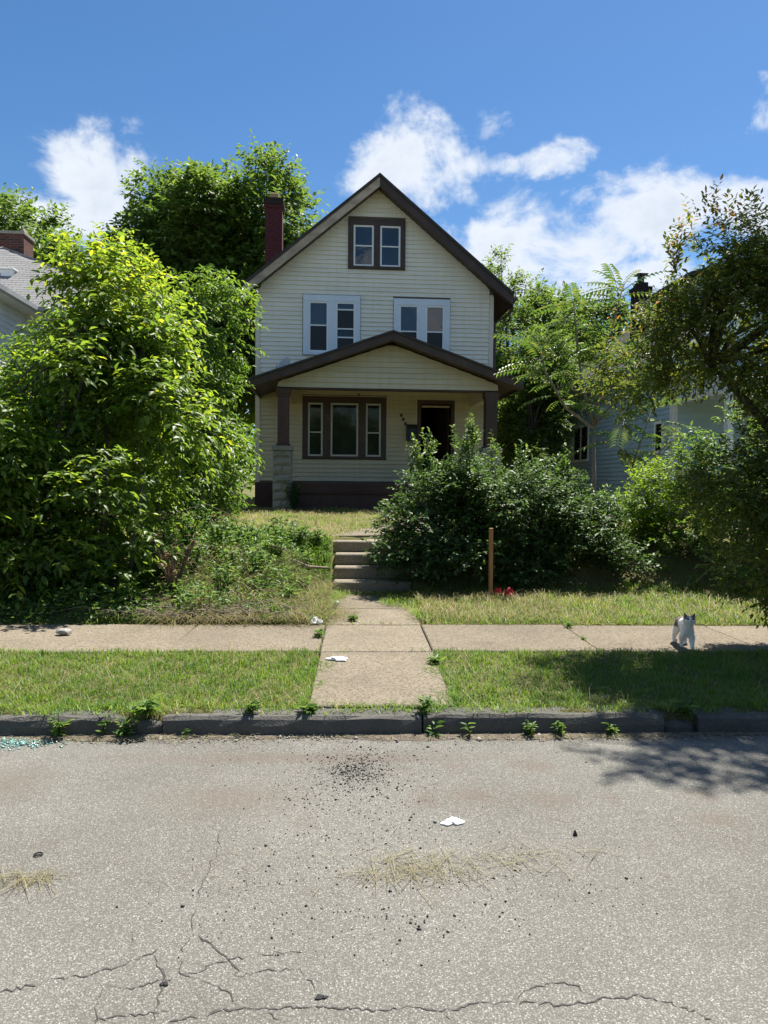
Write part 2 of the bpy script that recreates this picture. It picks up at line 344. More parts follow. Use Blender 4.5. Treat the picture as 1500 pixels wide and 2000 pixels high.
M['straw_dull'] = leaf_mat('dusty_straw', [(0, (.12, .11, .055)), (.5, (.2, .175, .09)), (1, (.31, .27, .15))], .2, 1.2, .7)
M['straw'] = leaf_mat('dry_grass', st_straw, .35, 1.5, .6)
st_weed = [(0, (.045, .105, .022)), (.6, (.085, .17, .032)), (1, (.17, .245, .055))]
M['weed'] = leaf_mat('weed_leaf', st_weed, .45, 1.9, .45)
st_dead = [(0, (.17, .115, .07)), (1, (.38, .29, .18))]
M['dead'] = leaf_mat('dead_leaf', st_dead, .2, 1.2, .7)

# ------------------------------------------------------------------ ground, road, kerb, pavement
def sm(a, b, x):
    t = np.clip((x - a) / (b - a), 0, 1); return t * t * (3 - 2 * t)
def zg(x, y):
    x = np.asarray(x, float); y = np.asarray(y, float)
    left = .14 + .05 * sm(7.1, 7.6, y) + .60 * sm(7.15, 9.2, y)
    right = .15 + .05 * sm(7.1, 8.2, y) + .57 * sm(8.5, 10.0, y)
    left = .15 + (left - .15) * (1 - .8 * sm(-1.15, -.36, x) * (1 - sm(8.7, 9.7, y)))
    k = sm(-.5, .9, x); z = left * (1 - k) + right * k + .12 * sm(10, 17, y)
    bump = .02 * np.sin(x * 3.1 + y * 1.7) + .015 * np.sin(x * 7.3 - y * 4.1) + .012 * np.sin(x * 13 + y * 9)
    z = z + bump * sm(7.3, 8.0, y)
    lawn = .115 + .03 * sm(4.5, 5.9, y) + .010 * np.sin(x * 5 + 1) * np.sin(y * 6)
    z = np.where(y < 7.09, lawn, z)
    z = np.where((y > 5.92) & (y < 7.09), .07, z)
    z = np.where((x > -.31) & (x < .64) & (y > 4.4) & (y < 7.2), .07, z)
    stepz = np.where(y < 8.9, .08, np.where(y < 9.8, .08 + .5 * (y - 8.9) / .9, .62))
    z = np.where((x > -.34) & (x < .70) & (y >= 7.09) & (y < 10.0), np.minimum(z, stepz), z)
    return np.where(y < 4.42, -.12, z)
def ground():
    xs = np.concatenate([[-400, -150, -60, -30, -18, -12, -9], np.arange(-7, -.4, .12), [-.36, -.345, -.335, -.32, -.305, -.2, 0, .2, .4, .6, .635, .645, .695, .705], np.arange(.8, 8, .12), [9, 12, 18, 30, 60, 150, 400]])
    ys = np.concatenate([[-400, -100, -30, 0, 3, 4.41, 4.43], np.arange(4.5, 5.9, .1), [5.915, 5.925, 6.5, 7.085, 7.095], np.arange(7.15, 10.8, .1), np.arange(11, 19, .4), [20, 24, 30, 45, 80, 150, 400, 1200]])
    X, Y = np.meshgrid(xs, ys); Z = zg(X, Y); Z = np.where(Y > 100, .9, Z)
    nx, ny = len(xs), len(ys); V = np.stack([X, Y, Z], -1).reshape(-1, 3)
    i, j = np.meshgrid(np.arange(nx - 1), np.arange(ny - 1)); a = (j * nx + i).ravel()
    T = np.concatenate([np.stack([a, a + 1, a + nx + 1], -1), np.stack([a, a + nx + 1, a + nx], -1)])
    o = fast_mesh('ground', V, T, M['ground']); o.data.polygons.foreach_set('use_smooth', [True] * len(T)); tag(o, kind='structure', label='soil and thatch of the yards and the tree lawn', cat='ground')
ground()

def road():
    xs = np.linspace(-60, 60, 121); ys = np.concatenate([[-9, -6, -3, 0, 1, 2], np.linspace(2.5, 4.355, 10)])
    X, Y = np.meshgrid(xs, ys); Z = .012 * np.sin(X * .9) * np.sin(Y * 1.1) * (Y < 4.0) * 0 + np.where(Y > 4.2, -.004, 0)
    nx, ny = len(xs), len(ys); V = np.stack([X, Y, Z], -1).reshape(-1, 3)
    i, j = np.meshgrid(np.arange(nx - 1), np.arange(ny - 1)); a = (j * nx + i).ravel()
    T = np.concatenate([np.stack([a, a + 1, a + nx + 1], -1), np.stack([a, a + nx + 1, a + nx], -1)])
    return tag(fast_mesh('road', V, T, M['asphalt']), kind='structure', label='weathered grey asphalt street with cracks', cat='road')
ROAD = road()
def crack(pts, w0):
    P = []
    for (x0, y0), (x1, y1) in zip(pts[:-1], pts[1:]):
        n = max(2, int(math.hypot(x1 - x0, y1 - y0) / 9))
        for k in range(n): P.append(gp(x0 + (x1 - x0) * k / n + random.uniform(-5, 5), y0 + (y1 - y0) * k / n + random.uniform(-4, 4), .002))
    P.append(gp(*pts[-1], .002)); V = []; F = []
    for i, p in enumerate(P):
        d = (P[min(i + 1, len(P) - 1)] - P[max(i - 1, 0)]); d.z = 0; d.normalize(); s = Vector((-d.y, d.x, 0)); w = w0 * .6 * random.choice((.15, .35, .5, .8, 1.0, 1.5)) * (.25 if i in (0, len(P) - 1) else 1)
        V += [p + s * w, p - s * w]
        if i: F.append((2 * i - 2, 2 * i - 1, 2 * i + 1, 2 * i))
    o = MB().poly(V, F).build('crack', M['crack'], ROAD)
for pts, w in [([(330, 1998), (440, 1972), (545, 1968), (640, 1965), (730, 1972), (800, 1966), (862, 1974), (940, 1960), (1010, 1957), (1100, 1962), (1180, 1950), (1250, 1944), (1310, 1957), (1390, 1990)], .005),
               ([(1008, 1955), (1030, 1928), (1080, 1920), (1130, 1925), (1165, 1948)], .0035), ([(862, 1974), (885, 1995)], .003),
               ([(380, 1822), (420, 1850), (465, 1895), (462, 1905)], .005), ([(0, 1936), (60, 1925), (110, 1912), (170, 1905), (250, 1880), (310, 1852)], .004),
               ([(300, 1870), (320, 1905), (310, 1950), (300, 1998)], .0045), ([(462, 1905), (520, 1895), (590, 1893), (615, 1935)], .0035),
               ([(205, 1925), (260, 1928), (310, 1915), (380, 1900), (440, 1875), (520, 1862), (600, 1855)], .003), ([(380, 1822), (360, 1845), (352, 1900), (440, 1935), (468, 1968)], .003),
               ([(375, 1820), (380, 1770), (395, 1730), (425, 1660), (430, 1620)], .0028), ([(205, 1925), (190, 1960), (185, 1998)], .003), ([(255, 1860), (258, 1830), (255, 1815)], .002),
               ([(470, 1968), (540, 1985), (560, 1998)], .003), ([(185, 1990), (240, 1985), (330, 1975)], .004)]:
    crack(pts, w)

KERB = tag(empty('kerb', (0, 4.35, 0)), 'row of dark worn kerb stones along the street', 'kerb', kind='structure')
def kerb_stone(x0, x1, h, dy=0.0):
    n = max(3, int((x1 - x0) / .12)); b = MB(); prof = [(0, -.05), (.004, h * .55), (.012, h - .018), (.03, h), (.16, h + .004), (.17, -.05)]
    V = []
    for i in range(n + 1):
        x = x0 + (x1 - x0) * i / n; e = .012 if i in (0, n) else 0
        for k, (py, pz) in enumerate(prof):
            V.append((x + (e if i == 0 else -e if i == n else 0) * 0, py + dy + (random.uniform(-.006, .006) if k < 4 else 0) + e * (k < 4), pz + (random.uniform(-.006, .005) - e if 0 < k < 5 else 0)))
    m_ = len(prof); F = [(i * m_ + k, i * m_ + k + 1, (i + 1) * m_ + k + 1, (i + 1) * m_ + k) for i in range(n) for k in range(m_ - 1)]
    F += [tuple(range(m_)), tuple(range(n * m_, n * m_ + m_))[::-1]]
    b.poly(V, F).build('kerb_stone', M['kerb'], KERB)
for x0, x1, h, d in ((-60, -6.2, .12, 0), (-6.19, -3.4, .12, 0), (-3.39, -1.42, .115, 0.0), (-1.41, -1.19, .085, .02), (-1.18, .405, .118, 0), (.417, 1.93, .122, .006), (1.95, 2.13, .07, .03), (2.15, 4.1, .118, .004), (4.12, 6.4, .12, 0), (6.41, 60, .12, 0)):
    kerb_stone(x0, x1, h, d)

def slab(name, pts, zt, parent, mat, thick=.07, jit=.004):
    pts = [(x + random.uniform(-jit, jit), y + random.uniform(-jit, jit)) for x, y in pts]; zs = zt if hasattr(zt, '__len__') else [zt] * len(pts)
    zs = [z + random.uniform(-.003, .003) for z in zs]; b = MB(); n = len(pts); e = .008
    c = Vector((sum(p[0] for p in pts) / n, sum(p[1] for p in pts) / n))
    ins = [(x + (c.x - x) / max(.05, math.hypot(c.x - x, c.y - y)) * e * 1.4, y + (c.y - y) / max(.05, math.hypot(c.x - x, c.y - y)) * e * 1.4) for x, y in pts]
    V = [(x, y, z - thick) for (x, y), z in zip(pts, zs)] + [(x, y, z - e) for (x, y), z in zip(pts, zs)] + [(x, y, z) for (x, y), z in zip(ins, zs)]
    F = [tuple(range(n))[::-1], tuple(range(2 * n, 3 * n))] + [(k * n + i, k * n + (i + 1) % n, (k + 1) * n + (i + 1) % n, (k + 1) * n + i) for k in (0, 1) for i in range(n)]
    return b.poly(V, F).build(name, mat, parent)
SW = tag(empty('pavement', (0, 6.5, 0)), 'worn concrete slab pavement between the lawns', 'pavement', kind='structure')
SW.location = (0, 0, 0)
xj = [-40, -12, -9, -6.3, -4.9, -3.55, -2.45, -1.57, -.31, .635, 2.06, 3.5, 4.9, 6.3, 9, 12, 40]
for i in range(len(xj) - 1):
    a, b_ = xj[i] + .006, xj[i + 1] - .006; z = .15 + random.uniform(-.006, .006)
    slab('slab', [(a, 5.94), (b_, 5.94), (b_, 7.07), (a, 7.07)], z, SW, M['walk'])
FW = tag(empty('front_path', (.16, 7, 0)), 'concrete path from the street up to the porch', 'path', kind='structure'); FW.location = (0, 0, 0)
for y0, y1, z0, z1 in ((4.53, 5.925, .135, .148), (7.085, 7.95, .15, .155), (7.965, 8.93, .156, .165)):
    slab('slab', [(-.30, y0), (.63, y0), (.63, y1), (-.30, y1)], [z0, z0, z1, z1], FW, M['walk'], .08)
ST = tag(empty('garden_steps', (.16, 9.0, .1)), 'four mossy concrete steps between the weedy bank and the hedge', 'steps')
for k in range(4):
    y0 = 9.0 + .28 * k; z1 = .31 + .15 * k; w = .12 if k == 3 else 0
    MB().box(-.46 - w, .54, y0 - 9.0 + random.uniform(-.01, .01), y0 - 9.0 + (.4 if k < 3 else .5), z1 - .25, z1 - .1 + random.uniform(-.004, .004)).build('step', M['step'], ST, bevel=.014)
up = [((-.44, 10.32), (.62, 10.32)), ((-.05, 11.2), (.95, 11.2)), ((.42, 12.2), (1.35, 12.1)), ((.95, 13.3), (1.8, 13.1)), ((1.35, 14.6), (2.25, 14.5)), ((1.5, 15.9), (2.5, 15.9))]
for (a, b_), (c, d) in zip(up[:-1], up[1:]):
    zz = [float(zg(p[0], p[1])) + .035 for p in (a, b_, d, c)]; zz[0] = max(zz[0], .77); zz[1] = max(zz[1], .77)
    slab('slab', [a, b_, d, c], zz, FW, M['walk'], .09)

# ------------------------------------------------------------------ the main house
HX, HY, HRZ, HG = .44, 18.9, R(2.3), .86
HOUSE = tag(empty('house', (HX, HY, 0), HRZ), 'cream sided gabled house with brown trimmed porch and maroon chimney', 'house')
HW = 3.1; SL = .83; APX, APZ = .045, 9.43         # half width, roof slope, ridge
def rake_z(x, drop=0.0): return APZ - drop - SL * abs(x - APX)

def siding(parent, mat, z0, z1, pitch, y, xl, xr, holes, name='siding_board', depth=.032, gap=.014):
    """courses of lap siding; xl(z)/xr(z) give the ends, holes are (x0, x1, z0, z1)"""
    z = z0
    while z < z1 - .015:
        zt = min(z + pitch, z1)
        cuts = sorted([(h[0], h[1]) for h in holes if h[2] < (z + zt) / 2 < h[3]]); segs = []; cur = None
        lo_b, lo_t, hi_b, hi_t = xl(z), xl(zt), xr(z), xr(zt)
        ends = [(lo_b, lo_t)] + [e for c in cuts for e in ((c[0], c[0]), (c[1], c[1]))] + [(hi_b, hi_t)]
        for a, e in zip(ends[0::2], ends[1::2]):
            if e[0] - a[0] < .03: continue
            js = [a]
            x = a[0] + random.uniform(1.2, 3.4)
            while x < e[0] - 1.0: js += [(x, x)]; x += random.uniform(2.6, 3.8)
            js.append(e)
            for p, q in zip(js[:-1], js[1:]):
                g = .0012; o = random.uniform(-.0015, .0015); b = MB(); zb_ = z + gap
                xs = (p[0] + g, q[0] - g, q[1] - g, p[1] + g); wl_, wr_ = random.uniform(-.003, .003), random.uniform(-.003, .003)
                b.poly([(xs[0], y - depth + o, zb_ + wl_), (xs[1], y - depth + o, zb_ + wr_), (xs[2], y - .002 + o, zt + .012), (xs[3], y - .002 + o, zt + .012),
                        (xs[0], y + .004, zb_), (xs[1], y + .004, zb_), (xs[2], y + .004, zt + .012), (xs[3], y + .004, zt + .012)],
                       [(0, 1, 2, 3), (4, 7, 6, 5), (0, 4, 5, 1), (1, 5, 6, 2), (2, 6, 7, 3), (3, 7, 4, 0)]); b.build(name, mat(z) if callable(mat) else mat, parent)
        z += pitch

def window(parent, x0, x1, z0, z1, lights, cas, fr, rails_mat, side, head, sill, y=0.0, panes=None):
    """casing with one or more sash openings; lights = (xa, xb, rails)"""
    w = MB(); zt, zb = z1 - head, z0 + sill
    w.box(x0, x1, y - .045, y + .02, zt, z1); w.box(x0, x1, y - .06, y + .02, z0, zb)
    ed = [x0] + [v for l in lights for v in l[:2]] + [x1]
    for a, b_ in zip(ed[0::2], ed[1::2]): w.box(a, b_, y - .04, y + .02, zb, zt)
    win = w.build('window', cas, parent)
    for i, (a, b_, rails) in enumerate(lights):
        f = MB(); t_ = .045
        f.box(a, a + t_, y - .025, y + .025, zb, zt); f.box(b_ - t_, b_, y - .025, y + .025, zb, zt)
        f.box(a + t_, b_ - t_, y - .024, y + .025, zt - t_, zt); f.box(a + t_, b_ - t_, y - .024, y + .025, zb, zb + t_)
        zs = [zb + t_] + [zb + (zt - zb) * r for r in rails] + [zt - t_]
        for r in zs[1:-1]: f.box(a + t_, b_ - t_, y - .016, y + .02, r - .016, r + .016)
        f.build('sash_frame', fr, win)
        for k, (p, q) in enumerate(zip(zs[:-1], zs[1:])):
            g = MB(); yy = y - (.002 if k % 2 else -.004); ax = random.uniform(-.004, .004); az_ = random.uniform(-.006, .006)
            g.poly([(a + t_, yy + ax, p), (b_ - t_, yy - ax, p), (b_ - t_, yy - ax + az_, q), (a + t_, yy + ax + az_, q)], [(0, 1, 2, 3)])
            pm = (panes or {}).get((i, k), M['glass']); g.prism([g.v[0], g.v[1], g.v[2], g.v[3]], (0, .004, 0)); g.v = g.v[4:]; g.f = [tuple(v - 4 for v in f_) for f_ in g.f[1:]]
            g.build('pane', pm, win)
    return win

def main_house():
    H = HOUSE; zd = 1.55
    # shell with an open doorway
    w = MB()
    w.box(-HW, 1.20, .03, .18, .3, 3.66); w.box(2.02, HW, .03, .18, .3, 3.66); w.box(1.20, 2.02, .03, .18, .3, zd)
    w.prism([(-HW, .03, 3.66), (HW, .03, 3.66), (HW, .03, rake_z(HW, .2)), (APX, .03, APZ - .2), (-HW, .03, rake_z(-HW, .2))], (0, .15, 0))
    w.box(-HW, -HW + .15, .18, 10.5, .3, 6.4); w.box(HW - .15, HW, .18, 10.5, .3, 6.4)
    w.prism([(-HW, 10.5, .3), (HW, 10.5, .3), (HW, 10.5, 6.5), (APX, 10.5, 9.2), (-HW, 10.5, 6.5)], (0, .15, 0))
    wall = w.build('wall', M['shade_line_sheathing'], H)
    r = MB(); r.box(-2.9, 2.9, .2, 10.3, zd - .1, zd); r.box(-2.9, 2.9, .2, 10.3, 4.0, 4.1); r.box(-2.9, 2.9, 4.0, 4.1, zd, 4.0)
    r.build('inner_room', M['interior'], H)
    holes = [(-.74, .755, 7.12, 8.425), (-1.91, -.40, 4.87, 6.44), (.45, 1.96, 4.86, 6.40), (-1.915, .31, 2.185, 3.83), (1.09, 2.12, 1.5, 3.785)]
    e = .01
    siding(wall, lambda z: M['siding'] if z > 3.95 else M['porch_siding_shade_tone'], 1.6, 9.2, .1125, .026, lambda z: max(-HW + .1, APX - (APZ - .27 - z) / SL), lambda z: max(min(HW - .1, APX + (APZ - .27 - z) / SL), max(-HW + .1, APX - (APZ - .27 - z) / SL) + .02), holes)  # boards below the porch ceiling get the colour darkened for porch shade
    MB().box(-HW - .02, HW + .02, -.03, .028, .3, 1.56).build('foundation', M['skirt'], H)
    for sx in (-1, 1):
        c = MB(); a = sx * HW; c.box(min(a, a - sx * .1), max(a, a - sx * .1), -.012, .03, 1.57, 6.55); c.box(min(a, a + sx * .014), max(a, a + sx * .014), -.012, .12, 1.57, 6.5); c.build('corner_trim', M['trim_cream'], wall)
    # windows
    window(H, -.725, .74, 7.135, 8.41, [(-.6, -.075, (.5,)), (.09, .62, (.5,))], M['brown'], M['white_vinyl'], None, .1, .165, .06)
    window(H, -1.895, -.41, 4.885, 6.425, [(-1.75, -1.24, (.53,)), (-1.05, -.54, (.3, .47, .85))], M['white_trim'], M['white_vinyl'], None, .1, .165, .075, panes={(0, 0): M['screen'], (1, 0): M['screen'], (1, 1): M['glass_dark'], (1, 2): M['screen']})
    window(H, .46, 1.945, 4.87, 6.39, [(.605, 1.115, (.47,)), (1.30, 1.80, (.47,))], M['white_trim'], M['white_vinyl'], None, .1, .165, .075, panes={(0, 0): M['screen'], (1, 0): M['screen']})
    window(H, -1.9, .295, 2.2, 3.815, [(-1.755, -1.37, (.45,)), (-1.165, -.445, ()), (-.245, .15, (.45,))], M['brown'], M['dull_vinyl'], None, .1, .17, .06, panes={(i, k): M['glass_dark'] for i in range(3) for k in range(2)})
    pt = MB(); pt.box(-1.925, -1.902, -.02, .03, 2.19, 3.83); pt.box(.297, .32, -.02, .03, 2.19, 3.83); pt.box(-1.902, .297, -.02, .03, 3.817, 3.84); pt.build('window_channel', M['trim_cream'], wall)
    # doorway: frame, open inner door, storm closer
    d = MB(); d.box(1.107, 1.21, -.04, .16, zd, 3.765); d.box(2.01, 2.103, -.04, .16, zd, 3.765); d.box(1.21, 2.01, -.04, .16, 3.66, 3.765); d.box(1.21, 2.01, -.02, .16, zd, zd + .05)
    door = d.build('door_frame', M['brown'], H)
    d = MB(); d.box(1.085, 1.105, -.02, .03, zd, 3.785); d.box(2.105, 2.125, -.02, .03, zd, 3.785); d.box(1.105, 2.105, -.02, .03, 3.767, 3.787); d.build('door_channel', M['trim_cream'], wall)
    leaf = MB(); leaf.box(0, .80, 0, .045, zd + .06, 3.62); lf = leaf.build('door', M['brown'], H, bevel=.004); lf.location = (2.0, .18, 0); lf.rotation_euler = (0, 0, R(104))
    g = MB(); g.box(.15, .65, -.006, -.001, 2.3, 3.3); g.build('door_glass', M['glass_dark'], lf)
    k = MB(); k.tube([(.73, -.05, 2.5), (.73, 0, 2.5)], .025, 8); k.build('door_knob', M['metal_grey'], lf)
    s = MB(); s.box(1.24, 1.98, .02, .07, 3.575, 3.625); s.build('worn_head_strip', M['brown_light'], door)
    for i, (x, z) in enumerate(((.687, 3.36), (.745, 3.25), (.80, 3.135))):
        b = MB(); b.box(x - .033, x + .033, -.014, .012, z - .038, z + .038); b.build('number_plaque', M['brown'], H, bevel=.004)
    lb = MB(); lb.tube([(-.435, -.02, 3.88), (-.435, -.10, 3.88), (-.435, -.12, 3.84)], .022, 6); lb.build('porch_lamp_bracket', M['metal_dark'], H)
    # roof
    rf = MB(); fr = -.40; bk = 10.9; th = .085
    xl, xr = -3.47, 3.55
    for xa in (xl, xr):
        za = APZ - SL * abs(xa - APX)
        rf.prism([(APX, fr - .03, APZ), (xa, fr - .03, za), (xa, fr - .03, za - th), (APX, fr - .03, APZ - th)], (0, bk - fr, 0))
    roof = rf.build('roof', M['shingle_dark'], H)
    def rake(xa, mat, name, seg):
        za = APZ - SL * abs(xa - APX)
        n = seg; 
        for i in range(n):
            p, q = i / n, (i + 1) / n - .0008; f = lambda t: (APX + (xa - APX) * t, APZ + (za - APZ) * t)
            (x0, z0), (x1, z1) = f(p), f(q); dz = th + .002
            MB().prism([(x0, fr, z0 - dz), (x1, fr, z1 - dz), (x1, fr, z1 - dz - .24), (x0, fr, z0 - dz - .24)], (0, .035, 0)).build(name, mat, roof, bevel=.004)
    rake(xl, M['brown_light'], 'rake_board', 2); rake(xr, M['brown'], 'rake_board', 1)
    for xa in (xl, xr):                                     # boarded soffit: one strip per board
        za = APZ - SL * abs(xa - APX)
        s = MB(); d0 = th + .16
        s.prism([(APX, fr + .037, APZ - d0), (xa, fr + .037, za - d0), (xa, fr + .037, za - d0 - .02), (APX, fr + .037, APZ - d0 - .02)], (0, .40, 0)); s.build('soffit', M['brown'], roof)
        sg = 1 if xa > 0 else -1; ew = abs(xa) - HW
        s = MB(); s.prism([(sg * HW, -.0, rake_z(sg * HW, .28)), (xa, 0, za - .28), (xa, 0, za - .30), (sg * HW, 0, rake_z(sg * HW, .30))], (0, 10.4, 0)); s.build('eave_soffit', M['brown'], roof)
        s = MB(); s.box(min(xa, xa - sg * .03), max(xa, xa - sg * .03), fr + .04, 10.4, za - .31, za - th - .004); s.build('fascia', M['brown'], roof)
        s = MB(); s.prism([(xa + sg * .002, fr + .02, za - .10), (xa + sg * .11, fr + .02, za - .10), (xa + sg * .10, fr + .02, za - .17), (xa + sg * .06, fr + .02, za - .21), (xa + sg * .002, fr + .02, za - .21)], (0, 10.4, 0)); s.build('gutter', M['brown'], roof)
    dp = MB(); xa = xr + .06; dp.tube([(xa, -.1, 6.25), (xa - .1, .02, 6.05), (HW + .06, .1, 5.85), (HW + .06, .1, 1.0)], .045, 8); dp.build('downpipe', M['brown'], H)
    # chimney
    c = MB(); c.box(-3.13, -2.63, 2.9, 3.4, 5.9, 9.70); c.box(-3.155, -2.605, 2.875, 3.425, 9.70, 9.79); ch = c.build('chimney', M['brick_maroon'], H)
    c = MB(); c.box(-3.18, -2.58, 2.85, 3.45, 9.79, 9.87); c.box(-3.165, -2.595, 2.865, 3.435, 9.87, 9.99); c.build('chimney_crown', M['brick_black'], ch)
    c = MB(); c.box(-2.995, -2.75, 3.0, 3.3, 9.99, 10.17); c.build('flue', M['flue'], ch, bevel=.012)

    # porch
    PX0, PX1, PY = -2.42, 2.79, -2.0
    d = MB(); d.box(PX0 - .02, PX1 + .02, PY - .06, .03, zd - .05, zd); deck = d.build('porch_floor', M['skirt'], H)
    d = MB(); d.box(PX0 - .01, PX1 + .01, PY - .045, PY, zd - .19, zd - .053); d.build('deck_fascia', M['skirt'], deck)
    d = MB(); d.box(PX0 + .02, PX1 - .02, PY - .06, PY + .05, zd - .235, zd - .195); d.build('deck_moulding', M['skirt'], deck)
    nb = 5
    for i in range(nb):
        x0 = PX0 + .03 + (PX1 - PX0 - .06) * i / nb; x1 = PX0 + .03 + (PX1 - PX0 - .06) * (i + 1) / nb - .004
        MB().box(x0, x1, PY - .02 + random.uniform(-.003, .003), PY + .1, .3, zd - .237).build('skirt_panel', M['skirt'], deck)
    # pedestals of rock faced blocks
    def pedestal(x0, x1, nm):
        y0, y1 = PY - .12, PY + .32; z = .55; k = 0; P = None; w = x1 - x0
        core = MB(); core.box(x0 + .03, x1 - .03, y0 + .03, y1 - .03, .3, 2.33); P = core.build('pedestal', M['stone'], H)
        while z < 2.26:
            h = .2 if z + .2 < 2.3 else 2.30 - z
            parts = [(x0, x1)] if k % 2 else [(x0, x0 + w * .49), (x0 + w * .51, x1)]
            for a, b_ in parts:
                m_ = MB(); n = 3
                V = []; 
                for j in range(n + 1):
                    for i in range(n + 1):
                        edge = i in (0, n) or j in (0, n)
                        V.append((a + (b_ - a) * i / n, y0 + (.012 if edge else random.uniform(-.028, -.004)), z + .006 + (h - .012) * j / n))
                F = [(j * (n + 1) + i, j * (n + 1) + i + 1, (j + 1) * (n + 1) + i + 1, (j + 1) * (n + 1) + i) for j in range(n) for i in range(n)]
                m_.poly(V, F); m_.box(a, b_, y0 + .0121, y1, z + .006, z + h - .006); m_.build('stone_block', M['stone'], P)
            z += h; k += 1
        m_ = MB(); m_.box(x0 - .02, x1 + .02, y0 - .02, y1 + .02, 2.302, 2.415); m_.build('pedestal_cap', M['stone'], P, bevel=.012)
    pedestal(-2.5, -2.07, 'l'); pedestal(2.44, 2.87, 'r')
    for a, b_, mt in ((-2.40, -2.14, M['brown_post']), (2.50, 2.78, M['brown'])):
        p = MB(); p.box(a, b_, PY - .03, PY + .24, 2.47, 3.56); p.box(a - .03, b_ + .03, PY - .06, PY + .27, 2.415, 2.468); p.box(a - .015, b_ + .015, PY - .045, PY + .255, 3.56, 3.62); p.box(a - .03, b_ + .03, PY - .06, PY + .27, 3.62, 3.742)
        p.build('porch_post', mt, H, bevel=.003)
    PAX, PAZ = .245, 5.06; psl = .352
    gz = lambda x: PAZ - .24 - psl * abs(x - PAX)
    gw = MB(); gw.prism([(PX0, PY + .02, 3.78), (PX1, PY + .02, 3.78), (PX1, PY + .02, gz(PX1)), (PAX, PY + .02, PAZ - .24), (PX0, PY + .02, gz(PX0))], (0, .1, 0))
    gwall = gw.build('porch_gable', M['shade_line_sheathing'], H)
    siding(gwall, M['porch_siding_shade_tone'], 3.765, PAZ - .27, .124, PY + .016, lambda z: max(PX0, PAX - (PAZ - .25 - z) / psl), lambda z: min(PX1, PAX + (PAZ - .25 - z) / psl), [], depth=.034)
    b = MB(); b.box(PX0, PX1, PY + .005, PY + .2, 3.742, 3.763); b.build('beam_edge', M['brown'], gwall)
    b = MB(); b.box(PX0 + .1, PX1 - .1, PY + .125, .02, 3.97, 4.0); b.build('porch_ceiling', M['porch_siding_shade_tone'], H)
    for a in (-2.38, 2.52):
        b = MB(); b.box(a, a + .24, PY + .28, .02, 3.60, 3.96); b.build('side_beam', M['porch_siding_shade_tone'], H)
    rf = MB(); fr2 = -2.42
    ends = (-2.99, 3.30)
    for xa in ends:
        za = PAZ - psl * abs(xa - PAX); rf.prism([(PAX, fr2 - .03, PAZ), (xa, fr2 - .03, za), (xa, fr2 - .03, za - .05), (PAX, fr2 - .03, PAZ - .05)], (0, 2.45 - .01, 0))
    pr = rf.build('porch_roof', M['shingle_dark'], H)
    for xa in ends:
        za = PAZ - psl * abs(xa - PAX); sg = 1 if xa > 0 else -1
        MB().prism([(PAX, fr2, PAZ - .052), (xa, fr2, za - .052), (xa, fr2, za - .225), (PAX, fr2, PAZ - .225)], (0, .035, 0)).build('rake_board', M['brown'], pr, bevel=.003)
        MB().prism([(PAX, fr2 + .037, PAZ - .19), (xa, fr2 + .037, za - .19), (xa, fr2 + .037, za - .205), (PAX, fr2 + .037, PAZ - .205)], (0, .4, 0)).build('soffit', M['brown'], pr)
        xi = PX1 if sg > 0 else PX0
        n = 6
        for i in range(n):                                   # eave soffit boards
            xa0 = xi + (xa - xi) * i / n; xa1 = xi + (xa - xi) * (i + 1) / n - sg * .006; f = lambda x: PAZ - psl * abs(x - PAX) - .12
            MB().prism([(xa0, PY + .1, f(xa0)), (xa1, PY + .1, f(xa1)), (xa1, PY + .1, f(xa1) - .015), (xa0, PY + .1, f(xa0) - .015)], (0, 1.9, 0)).build('soffit_board', M['brown'], pr)
        MB().box(min(xa, xa - sg * .03), max(xa, xa - sg * .03), fr2 + .04, .0, za - .2, za - .053).build('fascia', M['brown'], pr)
    MB().box(-3.0 - .1, -3.0, fr2 + .02, 0, 3.81, 3.90).build('gutter', M['brown'], pr)
    # porch front steps hidden by the hedge
    s = MB()
    for k in range(4): s.box(1.0, 2.2, PY - .09 - .27 * (k + 1), PY - .065, .5 if k == 3 else .5, zd - .17 * (k + 1))
    s.build('porch_steps', M['step'], H)
main_house()

def on_house(x, y, z): 
    c, s = math.cos(HRZ), math.sin(HRZ); return Vector((HX + x * c - y * s, HY + x * s + y * c, z))

def text_mesh(txt, size, depth, name, mat, parent):
    cu = bpy.data.curves.new('lettering', 'FONT'); cu.body = txt; cu.size = size; cu.extrude = depth; cu.align_x = 'CENTER'
    o = bpy.data.objects.new('lettering', cu); COL.objects.link(o); dg = bpy.context.evaluated_depsgraph_get()
    me = bpy.data.meshes.new_from_object(o.evaluated_get(dg)); bpy.data.objects.remove(o); me.materials.clear()
    return link(name, me, mat, parent)
mb = tag(empty('mailbox', on_house(.955, -.012, 2.68), HRZ), 'black wall mailbox with white numbers beside the front door', 'mailbox')
b = MB(); b.box(-.135, .135, -.13, 0, 0, .36); b.prism([(-.135, -.13, .36), (-.135, 0, .36), (-.135, 0, .42), (-.135, -.02, .42)], (.27, 0, 0)); b.build('body', M['metal_dark'], mb, bevel=.006)
b = MB(); b.prism([(-.142, -.142, .352), (-.142, -.136, .34), (-.142, -.136, .365), (-.142, -.012, .432), (-.142, -.02, .44)], (.284, 0, 0)); b.build('lid', M['metal_dark'], mb)
tx = text_mesh('221', .082, .001, 'number', M['white_vinyl'], mb); tx.location = (.02, -.1325, .07); tx.rotation_euler = (R(90), 0, 0)

